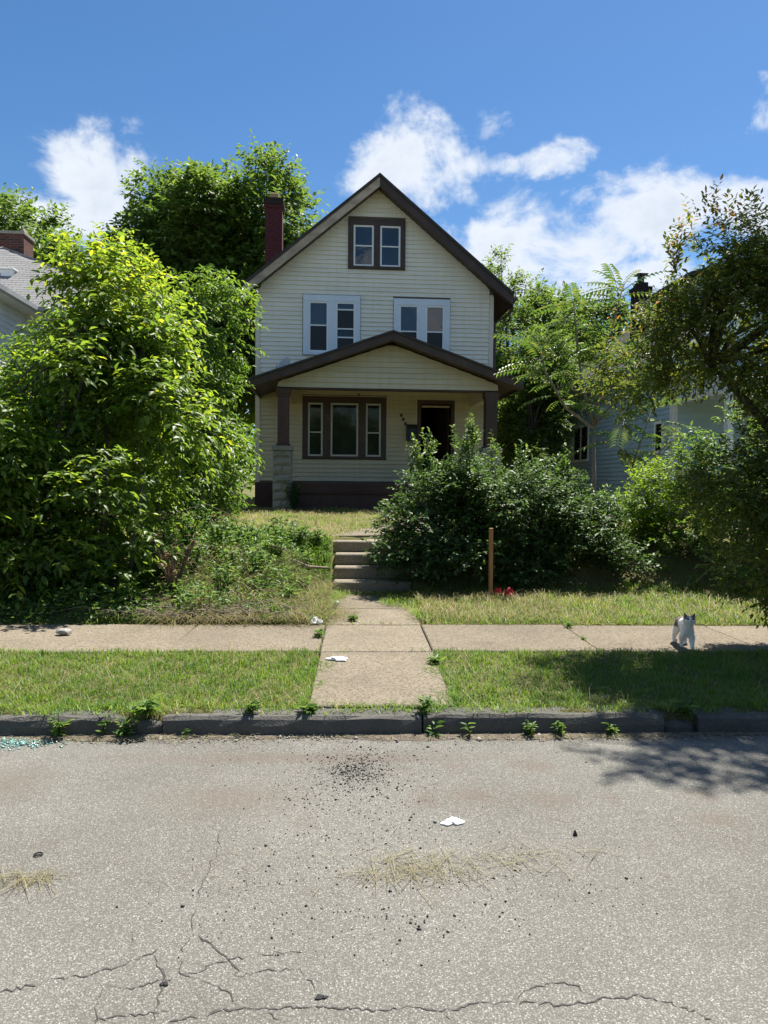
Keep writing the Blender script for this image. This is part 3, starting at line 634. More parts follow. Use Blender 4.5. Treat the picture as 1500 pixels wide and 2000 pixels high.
dish = tag(empty('satellite_dish', on_house(-2.32, -.9, 4.02), HRZ), 'small grey satellite dish behind the porch roof edge', 'satellite dish')
b = MB(); V = []; F = []; n = 18
for r_ in range(5):
    for j in range(n):
        a = 2 * math.pi * j / n; q = r_ / 4; V.append((.17 * q * math.cos(a), -.06 * (1 - q * q) * -1, .21 * q * math.sin(a)))
for r_ in range(4):
    for j in range(n): F.append((r_ * n + j, r_ * n + (j + 1) % n, (r_ + 1) * n + (j + 1) % n, (r_ + 1) * n + j))
b.poly(V, F); d_ = b.build('reflector', M['metal_grey'], dish, True); d_.location = (0, 0, .45); d_.rotation_euler = (R(-25), 0, R(-35))
b = MB(); b.tube([(0, .1, -.06), (0, .1, .38), (0, .05, .45)], .02, 8); b.build('mast', M['metal_grey'], dish)
b = MB(); b.tube([(-.05, .04, .28), (-.16, -.2, .36)], .01, 6); b.box(-.19, -.13, -.24, -.19, .33, .39); b.build('receiver_arm', M['metal_grey'], dish)

# ------------------------------------------------------------------ neighbouring houses
def left_house():
    # local frame: origin at the inner corner of the eaves, x right, y back
    A = gp(69, 606, 5.9); H = tag(empty('neighbour_house', (A.x, A.y, 0), R(2.3)), 'white sided neighbouring house with grey hipped shingle roof', 'house')
    ez = 5.9
    w = MB(); w.box(-6.5, -.38, -7.0, .38, .4, ez - .05); w.box(-6.5, 3.0, .381, 9, .4, ez - .05); wall = w.build('wall', M['plain_white'], H)
    for k in range(32):                                       # wide lap boards on the side wall and on the return wall
        z0 = 1.2 + k * .145; z1 = z0 + .145
        if z1 > ez - .06: break
        MB().poly([(-.36, -7, z0), (-.36, .36, z0), (-.378, .36, z1), (-.378, -7, z1), (-.379, -7, z0), (-.379, .36, z0)], [(0, 1, 2, 3), (0, 4, 5, 1)]).build('siding_board', M['plain_white'], wall)
        MB().poly([(-.36, .363, z0), (.02, .363, z0), (.02, .379, z1), (-.36, .379, z1), (-.36, .38, z0), (.02, .38, z0)], [(0, 3, 2, 1), (0, 1, 5, 4)]).build('siding_board', M['plain_white'], wall)
    s = MB(); s.box(-6.5, 0, -7.3, .38, ez - .05, ez - .02); s.box(-6.5, 3.35, .05, .4, ez - .052, ez - .021); s.build('soffit', M['plain_white'], H)
    for nm, pts in (('side', [(0.002, -7.3), (.002, .02)]),):
        g = MB(); g.prism([(0, -7.3, ez - .04), (.09, -7.3, ez - .02), (.10, -7.3, ez + .09), (0, -7.3, ez + .09)], (0, 7.3, 0)); g.build('gutter', M['gutter'], H)
    g = MB(); g.prism([(.104, .03, ez - .04), (.104, -.06, ez - .02), (.104, -.07, ez + .07), (.104, .03, ez + .07)], (3.2, 0, 0)); g.build('gutter', M['gutter'], H)
    # window on the return wall
    wn = MB(); wn.box(.06, .16, .33, .40, 4.2, 5.72); wn.box(.16, 1.2, .33, .40, 5.62, 5.72); wn.box(1.1, 1.2, .33, .40, 4.2, 5.62); wi = wn.build('window', M['metal_dark'], H)
    f = MB(); f.box(.162, .21, .34, .385, 4.2, 5.61); f.box(.21, 1.09, .34, .385, 5.55, 5.61); f.box(.21, 1.09, .34, .385, 4.2, 4.27); f.build('sash_frame', M['dull_vinyl'], wi)
    f = MB()
    for k in range(12): f.box(.21, 1.09, .365, .378, 4.28 + k * .105, 4.28 + k * .105 + .1)
    f.build('blind', M['dull_vinyl'], wi)
    # roofs: hipped rear part facing the street, front wing with its own slope
    ax, ay, az = -2.05, 2.95, 8.35; e0 = -5.6; e1 = 3.35
    r = MB(); a = Vector((ax, ay, az)); c1 = Vector((e1, 0, ez + .09)); c0 = Vector((e0, 0, ez + .09)); bk = Vector((ax, 7, az)); c2 = Vector((e1, 10, ez + .09)); c3 = Vector((e0, 10, ez + .09))
    r.poly([a, c1, c0, bk, c2, c3], [(0, 2, 1), (0, 1, 4, 3), (0, 3, 5, 2), (3, 4, 5)]); r.poly([c1, c0, c3, c2], [(0, 1, 2, 3)])
    roof = r.build('roof', M['shingle_grey'], H)
    nrm = (c1 - c0).cross(a - c0).normalized(); nrm = nrm if nrm.z > 0 else -nrm
    me = None; sh_w, ex = .30, .14; sl = (a - Vector((ax, 0, ez + .09))); Ls = sl.length; su = sl / Ls; rows = int(Ls / ex); cnt = 0
    mb_ = MB(); mb_.poly([(0, 0, .010), (sh_w - .012, 0, .010), (sh_w - .012, ex * 1.1, .004), (0, ex * 1.1, .004), (0, 0, 0), (sh_w - .012, 0, 0)], [(0, 1, 2, 3), (0, 4, 5, 1)])
    for j in range(rows):
        fr_ = (j + .6) * ex / Ls; xl = c0.x + (ax - c0.x) * fr_; xr = c1.x + (ax - c1.x) * fr_; x = max(xl, ax - .5) + (j % 2) * sh_w / 2
        while x < min(xr - sh_w * .8, 1.2) and cnt < 299:
            if me is None: o = mb_.build('shingle', M['shingle_grey'], roof); me = o.data
            else: o = link('shingle', me, None, roof)
            p = Vector((x, 0, ez + .09)) + su * (j * ex); rot = Matrix(((1, 0, 0), tuple(su), tuple(nrm))).transposed().to_4x4()
            o.matrix_local = Matrix.Translation(p + nrm * .004) @ rot; x += sh_w; cnt += 1
    hp = MB(); hp.tube([c1 + nrm * .012, a + nrm * .012], .035, 5); hp.tube([c0 + nrm * .012, a + nrm * .012], .035, 5); hp.build('hip_ridge', M['shingle_grey'], roof)
    fw = MB(); fw.prism([(.02, -7.3, ez + .095), (.02, .0, ez + .095), (-2.2, 1.12, ez + .985), (-2.2, -7.3, ez + .985)], (0, 0, -.03)); fw.build('wing_roof', M['shingle_grey'], H)
    v = MB(); v.box(-1.46, -1.14, 1.40, 1.70, 7.05, 7.30); v.box(-1.51, -1.09, 1.35, 1.75, 7.30, 7.34); v.build('roof_vent', M['white_vinyl'], roof, bevel=.01)
    cm = MB(); cm.box(-2.5, -1.65, 3.4, 4.1, 7.8, 8.92); ch = cm.build('chimney', M['brick_red'], H)
    cm = MB(); cm.box(-2.54, -1.61, 3.36, 4.14, 8.92, 9.0); cm.build('chimney_cap', M['stone'], ch); cm = MB(); cm.prism([(-1.95, 3.6, 9.0), (-1.7, 3.6, 9.0), (-1.75, 3.6, 9.16)], (0, .3, 0)); cm.build('mortar_lump', M['stone'], ch)
left_house()

def right_house():
    ez = 4.65; H = tag(empty('neighbour_house', (7.2, 16.25, 0), R(2.3)), 'blue grey sided neighbouring house with dark roof and white porch beam', 'house')
    Ld = 10.3; Wd = 8.5; s = .78
    w = MB(); w.box(0, Wd, 0, Ld, .4, ez); w.prism([(0, 0, ez), (Wd, 0, ez), (Wd / 2, 0, ez + s * Wd / 2)], (0, Ld, 0)); wall = w.build('wall', M['blue_siding'], H)
    z = 1.0; pitch = .118
    wins = [(5.25, 6.6, 2.28, 3.42), (.38, .85, 2.33, 3.1)]
    while z < ez - .06:                                    # side wall boards, cut round the windows
        zt = z + pitch; ends = [.1] + [v for h in sorted(wins) if h[2] < z + .06 < h[3] for v in h[:2]] + [Ld]
        for a, e in zip(ends[0::2], ends[1::2]): MB().poly([(-.03, a, z), (-.03, e, z), (-.004, e, zt), (-.004, a, zt), (-.002, a, z), (-.002, e, z)], [(0, 3, 2, 1), (0, 1, 5, 4)]).build('siding_board', M['blue_siding'], wall)
        z = zt
    z = 1.0
    while z < 6.6:
        zt = z + .15; x0 = max(.1, (z - ez) / s + .15) if z > ez else .1
        b = MB(); b.poly([(x0, -.022, z), (Wd / 2, -.022, z), (Wd / 2, -.004, zt), (x0, -.004, zt), (x0, -.002, z), (Wd / 2, -.002, z)], [(0, 1, 2, 3), (0, 4, 5, 1)])
        b.build('siding_board', M['lit_blue_siding'] if z > 3.4 else M['blue_siding'], wall); z = zt
    c = MB(); c.box(-.03, .1, -.03, .1, .8, ez - .02); c.build('corner_board', M['plain_white'], wall)
    for (y0, y1, z0, z1), n in zip(wins, (2, 1)):
        f = MB(); f.box(-.05, .01, y0, y0 + .07, z0, z1); f.box(-.05, .01, y1 - .07, y1, z0, z1); f.box(-.05, .01, y0 + .07, y1 - .07, z1 - .07, z1); f.box(-.06, .01, y0 + .07, y1 - .07, z0, z0 + .08)
        if n == 2: f.box(-.045, .01, (y0 + y1) / 2 - .03, (y0 + y1) / 2 + .03, z0 + .08, z1 - .07)
        wn = f.build('window', M['white_vinyl'], H)
        for k in range(n):
            a = y0 + .07 + (y1 - y0 - .14) * k / n; e = y0 + .07 + (y1 - y0 - .14) * (k + 1) / n
            MB().box(-.03, -.02, a, e, z0 + .08, z1 - .07).build('pane', M['glass_dark'], wn)
    ov = .4; r = MB(); xe, ze = -ov, ez - ov * s + .12; xp, zp = Wd / 2, ez + s * Wd / 2 + .12
    r.prism([(xe, -.4, ze), (xp, -.4, zp), (xp, -.4, zp - .1), (xe, -.4, ze - .1)], (0, Ld + .8, 0)); r.prism([(Wd + ov, -.4, ze), (xp, -.4, zp), (xp, -.4, zp - .1), (Wd + ov, -.4, ze - .1)], (0, Ld + .8, 0))
    roof = r.build('roof', M['shingle_dark'], H)
    me = None; L_ = math.hypot(xp - xe, zp - ze); ux = Vector(((xp - xe) / L_, 0, (zp - ze) / L_)); nr = Vector((-ux.z, 0, ux.x))
    for j in range(int(L_ / .2)):                            # shingle courses
        p = Vector((xe, 0, ze)) + ux * (j * .2)
        o = MB().poly([p - Vector((0, .4, 0)) + nr * .016, p + Vector((0, Ld + .4, 0)) + nr * .016, p + ux * .2 + Vector((0, Ld + .4, 0)) + nr * .003, p + ux * .2 - Vector((0, .4, 0)) + nr * .003, p - Vector((0, .4, 0)) + nr * .002, p + Vector((0, Ld + .4, 0)) + nr * .002], [(0, 1, 2, 3), (0, 4, 5, 1)]).build('shingle_course', M['shingle_dark'], roof)
    for y in (-.44, Ld + .4): MB().prism([(xe, y, ze - .0), (xp, y, zp), (xp, y, zp - .24), (xe, y, ze - .24)], (0, .035, 0)).build('rake_board', M['plain_white'], roof)
    MB().box(xe, -.005, -.4, Ld + .35, ze - .13, ze - .105).build('soffit', M['plain_white'], roof); MB().box(xe - .09, xe - .002, -.42, Ld + .4, ze - .12, ze - .01).build('gutter', M['gutter'], roof)
    # dormer on the street-left slope
    d = MB(); d.box(1.6, 3.2, 2.2, 4.6, 5.6, 7.0); dm = d.build('dormer', M['plain_white'], H)
    d = MB(); d.prism([(1.35, 1.95, 6.95), (4.4, 1.95, 7.75), (4.4, 1.95, 7.85), (1.35, 1.95, 7.05)], (0, 2.9, 0)); d.build('dormer_roof', M['shingle_dark'], dm)
    d = MB(); d.box(1.585, 1.598, 2.6, 4.2, 6.15, 6.8); d.build('pane', M['glass_dark'], dm)
    cm = MB(); cm.box(1.95, 2.4, 6.6, 7.05, 5.6, 7.75); cm.box(1.9, 2.45, 6.55, 7.1, 7.75, 7.95); cm.box(2.0, 2.35, 6.65, 7.0, 7.95, 8.1); ch = cm.build('chimney', M['brick_black'], H)
    cm = MB(); cm.tube([(2.17, 6.82, 8.1), (2.17, 6.82, 8.3)], .11, 10); cm.box(2.0, 2.35, 6.65, 7.0, 8.36, 8.39); cm.tube([(2.17, 6.82, 8.3), (2.17, 6.82, 8.36)], .03, 6); cm.build('flue_cap', M['metal_dark'], ch)
    # porch
    p = MB(); p.box(.02, Wd - .5, -2.3, -.03, 3.62, 3.72); p.prism([(.02, -2.3, 3.72), (.02, -.03, 3.72), (.02, -.03, 4.1)], (Wd - .52, 0, 0)); pr = p.build('porch_roof', M['plain_white'], H)
    MB().box(0, .12, -2.28, -.035, 3.42, 3.618).build('porch_beam', M['plain_white'], pr); MB().box(.12, Wd - .5, -2.28, -2.16, 3.42, 3.618).build('porch_beam', M['plain_white'], pr)
    for x in (.0, 3.9): MB().box(x, x + .13, -2.28, -2.15, 1.4, 3.418).build('porch_post', M['plain_white'], H)
    MB().box(-.02, Wd - .5, -2.35, -.03, .5, 1.4).build('porch_floor', M['stone'], H)
right_house()

# ------------------------------------------------------------------ vegetation
def unit(v): return v / np.maximum(np.linalg.norm(v, axis=-1, keepdims=True), 1e-9)
LEAF_V = np.array([(0, 0, 0), (.38, .5, .10), (.38, -.5, .10), (.42, 0, 0), (.74, .3, .02), (.74, -.3, .02), (1, 0, -.13)])
LEAF_T = np.array([(0, 3, 1), (0, 2, 3), (3, 4, 1), (3, 2, 5), (3, 6, 4), (3, 5, 6)])
SMALL_V = np.array([(0, 0, 0), (.45, .5, .07), (.45, -.5, .07), (1, 0, -.1)]); SMALL_T = np.array([(0, 3, 1), (0, 2, 3)])
def leaves_to_mesh(name, P, D, Nn, L, Wd, mat, parent, tint, simple=False):
    TV, TT = (SMALL_V, SMALL_T) if simple else (LEAF_V, LEAF_T)
    D = unit(D); Sd = unit(np.cross(Nn, D)); Nn = np.cross(D, Sd); k = len(TV)
    V = P[:, None] + D[:, None] * (TV[None, :, 0:1] * L[:, None, None]) + Sd[:, None] * (TV[None, :, 1:2] * Wd[:, None, None]) + Nn[:, None] * (TV[None, :, 2:3] * L[:, None, None])
    T = (TT[None] + (np.arange(len(P)) * k)[:, None, None]).reshape(-1, 3)
    return fast_mesh(name, V.reshape(-1, 3), T, mat, parent, np.repeat(tint, k))
def sublobes(lobes, n, lo=.22, hi=.4):
    w = np.array([l[3] * l[4] + l[4] * l[5] + l[3] * l[5] for l in lobes]); w = w / w.sum(); out = []
    for _ in range(n):
        l = lobes[rng.choice(len(lobes), p=w)]; d = unit(rng.normal(size=3)); r = rng.uniform(.55, .95); s = rng.uniform(lo, hi)
        out.append((np.array(l[:3]) + d * r * np.array(l[3:6]), s * np.array(l[3:6]) * .5 + s * np.mean(l[3:6]) * .5, np.array(l[:3])))
    return out
def sprays(subs, n_twigs, per, tlen, up=.5, droop=.25, spread=.8, flat=.0):
    ar = np.array([np.prod(s[1]) ** (2 / 3) for s in subs]); idx = rng.choice(len(subs), n_twigs, p=ar / ar.sum())
    C = np.array([s[0] for s in subs])[idx]; Rr = np.array([s[1] for s in subs])[idx]; C0 = np.array([s[2] for s in subs])[idx]
    d = unit(rng.normal(size=(n_twigs, 3))); B = C + d * Rr * rng.uniform(.35, 1.0, (n_twigs, 1)) ** .6
    out = unit(B - C0); td = unit(d * .5 + out * .6 + np.array([0, 0, up]) + rng.normal(size=(n_twigs, 3)) * .35); TL = tlen * rng.uniform(.6, 1.3, n_twigs)
    side = unit(np.cross(td, np.array([0, 0, 1.0]) + rng.normal(size=(n_twigs, 3)) * .3))
    j = np.tile(np.arange(per), n_twigs); ti = np.repeat(np.arange(n_twigs), per); f = (j + .6) / per
    sgn = np.where(j % 2 == 0, 1.0, -1.0)[:, None]; last = (j == per - 1)[:, None]
    base = B[ti]; dirs = td[ti]; bend = np.array([0, 0, -1.0]) * (f ** 2)[:, None] * droop * TL[ti][:, None]
    P = base + dirs * (f * TL[ti])[:, None] + bend
    D = dirs * .55 + np.where(last, 0, sgn * spread) * side[ti] + np.array([0, 0, -droop]) + rng.normal(size=(len(ti), 3)) * .22
    Nn = unit(np.array([0, 0, 1.0]) + rng.normal(size=(len(ti), 3)) * .45 + out[ti] * .35)
    return dict(P=P, D=D, N=Nn, ti=ti, f=f, B=B, td=td, TL=TL, droop=droop, out=out)
def twig_mesh(name, sp, mat, parent, r=.0035, every=1):
    B = sp['B'][::every]; E = B + sp['td'][::every] * sp['TL'][::every][:, None] + np.array([0, 0, -1.0]) * sp['droop'] * sp['TL'][::every][:, None]
    A = B - sp['out'][::every] * .25 * np.maximum(sp['TL'][::every][:, None], .1); n = len(B)
    a = unit(np.cross(sp['td'][::every], rng.normal(size=(n, 3)))) * r; b = unit(np.cross(sp['td'][::every], a)) * r
    V = np.stack([A + a, A - a * .5 + b, A - a * .5 - b, E], 1).reshape(-1, 3); T = (np.array([(0, 1, 3), (1, 2, 3), (2, 0, 3)])[None] + (np.arange(n) * 4)[:, None, None]).reshape(-1, 3)
    return fast_mesh(name, V, T, mat, parent)
def limbs(name, base, subs, mat, parent, r0, nlimb=14, fork=.45, n=6, origin=None):
    """one mesh: limbs from the trunk head to sub-lobes"""
    b = MB(); base = Vector(base)
    pick = rng.choice(len(subs), min(nlimb, len(subs)), replace=False)
    for q in pick:
        e = Vector(subs[q][0]); m1 = base.lerp(e, .35) + Vector((random.uniform(-.1, .1), random.uniform(-.1, .1), .12)) * (e - base).length; rr = r0 * random.uniform(.35, .6)
        pts = [base, base.lerp(m1, .5) + Vector((random.uniform(-.03, .03), 0, 0)), m1, m1.lerp(e, .5), e]; b.tube(pts, [rr, rr * .85, rr * .65, rr * .4, rr * .12], n, False)
    return b.build(name, mat, parent, True)
def trunk(pts, rad, mat, parent, n=9):
    return MB().tube(pts, rad, n).build('trunk', mat, parent, True)
def single_leaves(P, D, Nn, L, Wd, mat, parent, count, score):
    """the leaves that show largest become objects of their own; returns the mask of the rest"""
    order = np.argsort(score)[:count * 3]; pick = rng.choice(order, min(count, len(order)), replace=False); me = None
    bx = MB(); bx.poly([tuple(v) for v in LEAF_V], [tuple(t) for t in LEAF_T])
    for q in pick:
        d = unit(D[q]); s = unit(np.cross(Nn[q], d)); nn = np.cross(d, s)
        if me is None: o = bx.build('leaf', mat, parent); me = o.data
        else: o = link('leaf', me, None, parent)
        o.matrix_local = Matrix(((d[0] * L[q], s[0] * Wd[q], nn[0] * L[q], P[q][0]), (d[1] * L[q], s[1] * Wd[q], nn[1] * L[q], P[q][1]), (d[2] * L[q], s[2] * Wd[q], nn[2] * L[q], P[q][2]), (0, 0, 0, 1)))
    m_ = np.ones(len(P), bool); m_[pick] = False; return m_
def shrub(name, label, cat, lobes, nsub, ntw, per, tlen, llen, lw, mat, bark, base, r0, group=None, singles=0, smat=None, up=.5, droop=.25, spread=.8, lo=.22, hi=.4, simple=False, stems=None, young=0.0, extra=None, nlimb=16, zmin=None, limb_z=None):
    root = tag(empty(name, base), label, cat, group); off = np.array(base)
    subs = sublobes(lobes, nsub, lo, hi); sp = sprays(subs, ntw, per, tlen, up, droop, spread)
    P, D, Nn = sp['P'], sp['D'], sp['N']; tint = np.clip(rng.beta(2, 2.4, len(P)) * .85 + .15 * rng.random(ntw)[sp['ti']], 0, 1)
    if extra is not None:
        xs = sprays(*extra[0], **extra[1]); P = np.concatenate([P, xs['P']]); D = np.concatenate([D, xs['D']]); Nn = np.concatenate([Nn, xs['N']]); tint = np.concatenate([tint, np.clip(rng.random(len(xs['P'])) * .5 + extra[2], 0, 1)])
    if young > 0:                                             # fresh leaves near the outer, upper twigs
        zr = (P[:, 2] - P[:, 2].min()) / np.ptp(P[:, 2]); tint = np.clip(tint + young * (zr ** 2) * rng.random(len(P)), 0, 1)
    if zmin is not None:
        k = P[:, 2] > zg(P[:, 0], P[:, 1]) + zmin; P, D, Nn, tint = P[k], D[k], Nn[k], tint[k]
    L = llen * rng.uniform(.6, 1.25, len(P)); Wd = lw * L / llen * rng.uniform(.8, 1.15, len(P)); P = P - off
    keep = np.ones(len(P), bool)
    if singles:
        vis = (P[:, 1] + off[1]) - .5 * L / llen + rng.random(len(P)) * .2
        keep = single_leaves(P, D, Nn, L, Wd, smat, root, singles, vis)
    tag(leaves_to_mesh('foliage', P[keep], D[keep], Nn[keep], L[keep], Wd[keep], mat, root, tint[keep], simple), kind='stuff')
    sp['B'] = sp['B'] - off; tag(twig_mesh('twigs', sp, bark, root, .0022 * max(1, llen / .08), 1 if ntw < 4000 else 2), kind='stuff')
    subs2 = [(s[0] - off, s[1], s[2]) for s in subs if limb_z is None or s[0][2] > limb_z]
    if stems:
        for pts, rad in stems: MB().tube([Vector(p) - Vector(base) for p in pts], rad, 7).build('trunk' if rad[0] > .03 else 'stem', bark, root, True)
        hb = Vector(stems[0][0][-1]) - Vector(base)
    else: hb = Vector((0, 0, .1))
    limbs('branches', hb, subs2, bark, root, r0, nlimb)
    return root

# large shrub at the pavement, leaves about a hand long
shrub('large_shrub', 'tall yellow green leafy shrub overhanging the pavement beside the weedy bank', 'shrub',
      [(-2.98, 9.2, 3.55, .72, .75, 1.05), (-3.1, 8.8, 2.7, .85, .8, .9), (-2.4, 8.7, 2.25, .7, .7, .75), (-4.25, 8.2, 1.9, 1.0, .8, .8), (-3.2, 8.0, 1.15, 1.1, .65, .85), (-4.4, 7.9, 1.1, 1.1, .6, .9), (-2.75, 7.9, .6, .75, .5, .4), (-3.6, 9.0, 1.9, 1.6, .5, 1.3), (-3.3, 7.55, .5, .9, .3, .35), (-4.4, 7.45, .6, .9, .3, .45)],
      200, 6600, 7, .32, .105, .048, M['leaf_shrub'], M['bark'], (-3.0, 8.4, .25), .05, singles=300, smat=M['leaf_shrub_o'], up=.25, droop=.42, spread=.75, young=.55, zmin=.03,
      stems=[([(-3.0, 8.4, .2), (-2.95, 8.5, 1.4), (-3.0, 8.7, 2.4), (-2.85, 8.9, 3.6)], [.045, .04, .03, .012]), ([(-2.5, 7.95, .2), (-2.45, 7.9, .9), (-2.35, 7.95, 1.5)], [.02, .017, .01]), ([(-3.3, 8.3, .2), (-3.5, 8.2, 1.4), (-3.3, 8.3, 2.6)], [.03, .025, .012])])
shrub('sapling_tree', 'deep green young tree growing against the porch corner behind the shrub', 'tree',
      [(-3.0, 13.2, 4.3, 1.0, .9, 1.1), (-2.65, 13.1, 3.3, .7, .8, .9), (-3.6, 12.8, 3.2, 1.0, .9, 1.2), (-2.6, 13.0, 2.2, .65, .7, .7), (-3.3, 12.8, 1.6, .9, .8, .8), (-4.6, 12.5, 3.2, 1.3, 1, 1.4), (-2.5, 13.0, 2.8, .5, .6, .7), (-2.8, 13.3, 1.4, .6, .5, .5), (-3.7, 13.6, 2.4, 1.3, .5, 1.6), (-3.3, 14.6, 1.4, .9, .5, .7), (-2.35, 13.3, 1.6, .5, .5, .5)],
      190, 5600, 7, .34, .11, .047, M['leaf_back'], M['bark'], (-2.9, 13.2, .75), .06, singles=300, smat=M['leaf_back_o'], up=.2, droop=.5, young=.25, zmin=.15,
      stems=[([(-2.9, 13.2, .6), (-2.85, 13.2, 2.0), (-2.75, 13.2, 3.6)], [.07, .05, .02])])
# hedge right of the steps
hedge_lobes = [(.76, 9.15, .7, .45, .5, .48), (1.02, 9.35, 1.05, .58, .6, .66), (1.6, 9.4, 1.17, .75, .65, .68), (2.25, 9.4, 1.15, .75, .6, .72), (2.85, 9.5, .95, .6, .6, .62), (.85, 8.95, .5, .42, .32, .3), (1.4, 8.95, .6, .6, .35, .42), (2.1, 8.95, .58, .6, .35, .42), (2.9, 9.0, .58, .65, .35, .42)]
shoots = [(np.array((x, 9.3 + rng.uniform(-.2, .2), z)), np.array((.05, .06, .22)), np.array((x, 9.3, z - .8))) for x, z in ((.72, 1.75), (.95, 1.9), (1.28, 1.95), (1.42, 2.1), (1.45, 1.95), (1.8, 1.85), (2.1, 1.75), (2.7, 1.65))]
shrub('hedge_bush', 'dense dark green hedge bush beside the concrete steps', 'bush', hedge_lobes, 200, 7600, 7, .19, .062, .033, M['leaf_hedge'], M['bark'], (1.6, 9.4, .35), .03, up=.45, droop=.2, young=.3, nlimb=26, zmin=.04,
      lo=.25, hi=.42, extra=((shoots, 130, 9, .22), dict(up=1.6, droop=.02, spread=.7), .45))
shrub('lime_shrub', 'loose lime green shrub between hedge and dark tree', 'shrub', [(4.15, 10.0, 1.25, .5, .6, .5), (4.5, 9.8, 1.1, .5, .5, .5), (3.75, 10.1, .95, .45, .5, .45), (4.45, 10, 1.65, .3, .4, .35)], 70, 1500, 7, .2, .062, .026, M['leaf_bright'], M['bark'], (4.1, 10.0, .7), .025, up=.5, droop=.25, zmin=.05)
# dark tree at the right edge
kx = lambda x, y, z: ((x + .05) * .86, y * .86, CAM_H + (z - CAM_H) * .86)
rt_lobes = [(*kx(*l[:3]), *(v * .86 for v in l[3:])) for l in [(3.78, 7.1, 3.15, .85, .75, .54), (2.9, 7.25, 2.72, .5, .5, .3), (3.65, 7.0, 3.72, .62, .6, .36), (3.72, 6.95, 1.62, .5, .5, .55), (4.3, 6.9, 1.5, .65, .6, .65), (3.95, 6.8, .85, .55, .5, .5), (4.6, 6.8, .85, .7, .55, .55), (4.9, 7.2, 2.6, .8, .8, 1.1), (3.4, 7.2, 2.75, .45, .5, .25)]]
rt_shoot = [(np.array(kx(x, 7.0 + rng.uniform(-.2, .2), z)), np.array((.04, .04, .14)), np.array(kx(x + .15, 7.0, z - .8))) for x, z in ((3.15, 3.95), (3.25, 4.1), (3.35, 4.2), (3.45, 4.15), (3.55, 4.1), (3.72, 4.2), (3.8, 4.15), (3.95, 4.1), (3.05, 3.7), (2.65, 3.08), (2.5, 3.0), (4.1, 4.0))]
shrub('plum_tree', 'dark leaved tree with orange shoot tips leaning over the pavement', 'tree', rt_lobes, 200, 9400, 8, .17, .052, .022, M['leaf_right'], M['bark_dark'], (4.6, 7.35, .2), .05, singles=300, smat=M['leaf_right_o'], up=.25, droop=.25, young=.4, nlimb=16, limb_z=2.4,
      stems=[([(4.6, 7.35, .1), (4.4, 6.9, 1.1), (3.9, 6.4, 1.9), (3.4, 6.2, 2.3), (3.05, 6.15, 2.6)], [.085, .07, .05, .035, .015]), ([(4.4, 6.9, 1.1), (4.2, 6.5, 2.3), (3.8, 6.1, 3.0)], [.055, .035, .018])], extra=((rt_shoot, 70, 9, .2), dict(up=1.5, droop=.02, spread=.7), .45))
shrub('shade_shrub', 'dark shady shrub at the yard edge behind the leaning tree', 'shrub', [(4.35, 9.0, .6, .6, .5, .4), (5.1, 8.8, .9, .8, .6, .7), (5.9, 8.8, 1.4, .9, .7, 1.2), (5.2, 9.6, 1.7, .9, .6, .9)], 90, 2600, 8, .2, .07, .03, M['leaf_back'], M['bark'], (5.0, 9.0, .3), .03, up=.35, droop=.3, zmin=.03)
# street tree standing outside the picture, whose crown shades the street
shrub('street_tree', 'tall street tree outside the right edge shading the asphalt', 'tree', [(4.8, 6.85, 7.5, 1.4, .7, .6), (5.9, 6.6, 8.2, 1.5, 1.1, 1.0), (4.0, 6.75, 7.6, .6, .45, .35)], 80, 1100, 7, .35, .11, .06, M['leaf_far'], M['bark'], (6.3, 5.3, .1), .09, simple=True,
      stems=[([(6.3, 5.3, 0), (6.25, 5.35, 2.5), (6.0, 5.6, 5.2), (5.4, 5.9, 6.4)], [.16, .14, .11, .06])])

# saplings with feathery compound leaves
def frond_mesh(n, length):
    b = MB(); tv = []; k = 0
    for i in range(n):
        f = (i + .7) / n; x = length * (.18 + .8 * f); z = -.28 * length * f * f; ll = .15 * (1 - .45 * abs(f - .45)) * random.uniform(.85, 1.1) * length / .7
        for sg in (-1, 1):
            d = Vector((.35, sg * .85, -.38)).normalized(); nn = Vector((.2, 0, 1)); s_ = nn.cross(d).normalized(); nn = d.cross(s_); P = Vector((x, sg * .004, z))
            b.poly([P + d * (v[0] * ll) + s_ * (v[1] * ll * .32) + nn * (v[2] * ll) for v in LEAF_V], [tuple(t) for t in LEAF_T]); tv += [random.uniform(0, .95)] * 7
    nv = len(b.v); b.tube([(length * q, 0, -.28 * length * q * q) for q in (0, .3, .6, .98)], [.006, .005, .004, .002], 4, False); tv += [.6] * (len(b.v) - nv)
    me = bpy.data.meshes.new('frond'); me.from_pydata(b.v, [], b.f); at = me.attributes.new('tint', 'FLOAT', 'POINT'); at.data.foreach_set('value', tv); me.materials.append(M['leaf_ail']); return me
FROND = [frond_mesh(9, .62), frond_mesh(11, .75), frond_mesh(7, .5)]
def feather_sapling(label, base, stems, rad, nf, seed):
    rs = random.Random(seed); root = tag(empty('sapling', base), label, 'tree', 'feathery saplings'); B = Vector(base)
    for i, pts in enumerate(stems): MB().tube([Vector(p) - B for p in pts], [rad * (1 if i == 0 else .55) * (1 - .6 * q / (len(pts) - 1)) for q in range(len(pts))], 8).build('trunk' if i == 0 else 'limb', M['bark_pale'], root, True)
    tips = stems[1:]
    for q in range(nf):
        st = tips[q % len(tips)]; f = rs.uniform(.35, 1.0); k = min(int(f * (len(st) - 1)), len(st) - 2); u = f * (len(st) - 1) - k
        p = Vector(st[k]).lerp(Vector(st[k + 1]), u) - B; o = link('frond', FROND[q % 3], None, root); o.location = p
        o.rotation_euler = (rs.uniform(-.3, .3), rs.uniform(-.75, .15) - .2 * (f > .85), rs.uniform(0, 6.283)); o.scale = (rs.uniform(.85, 1.25),) * 3
    return root
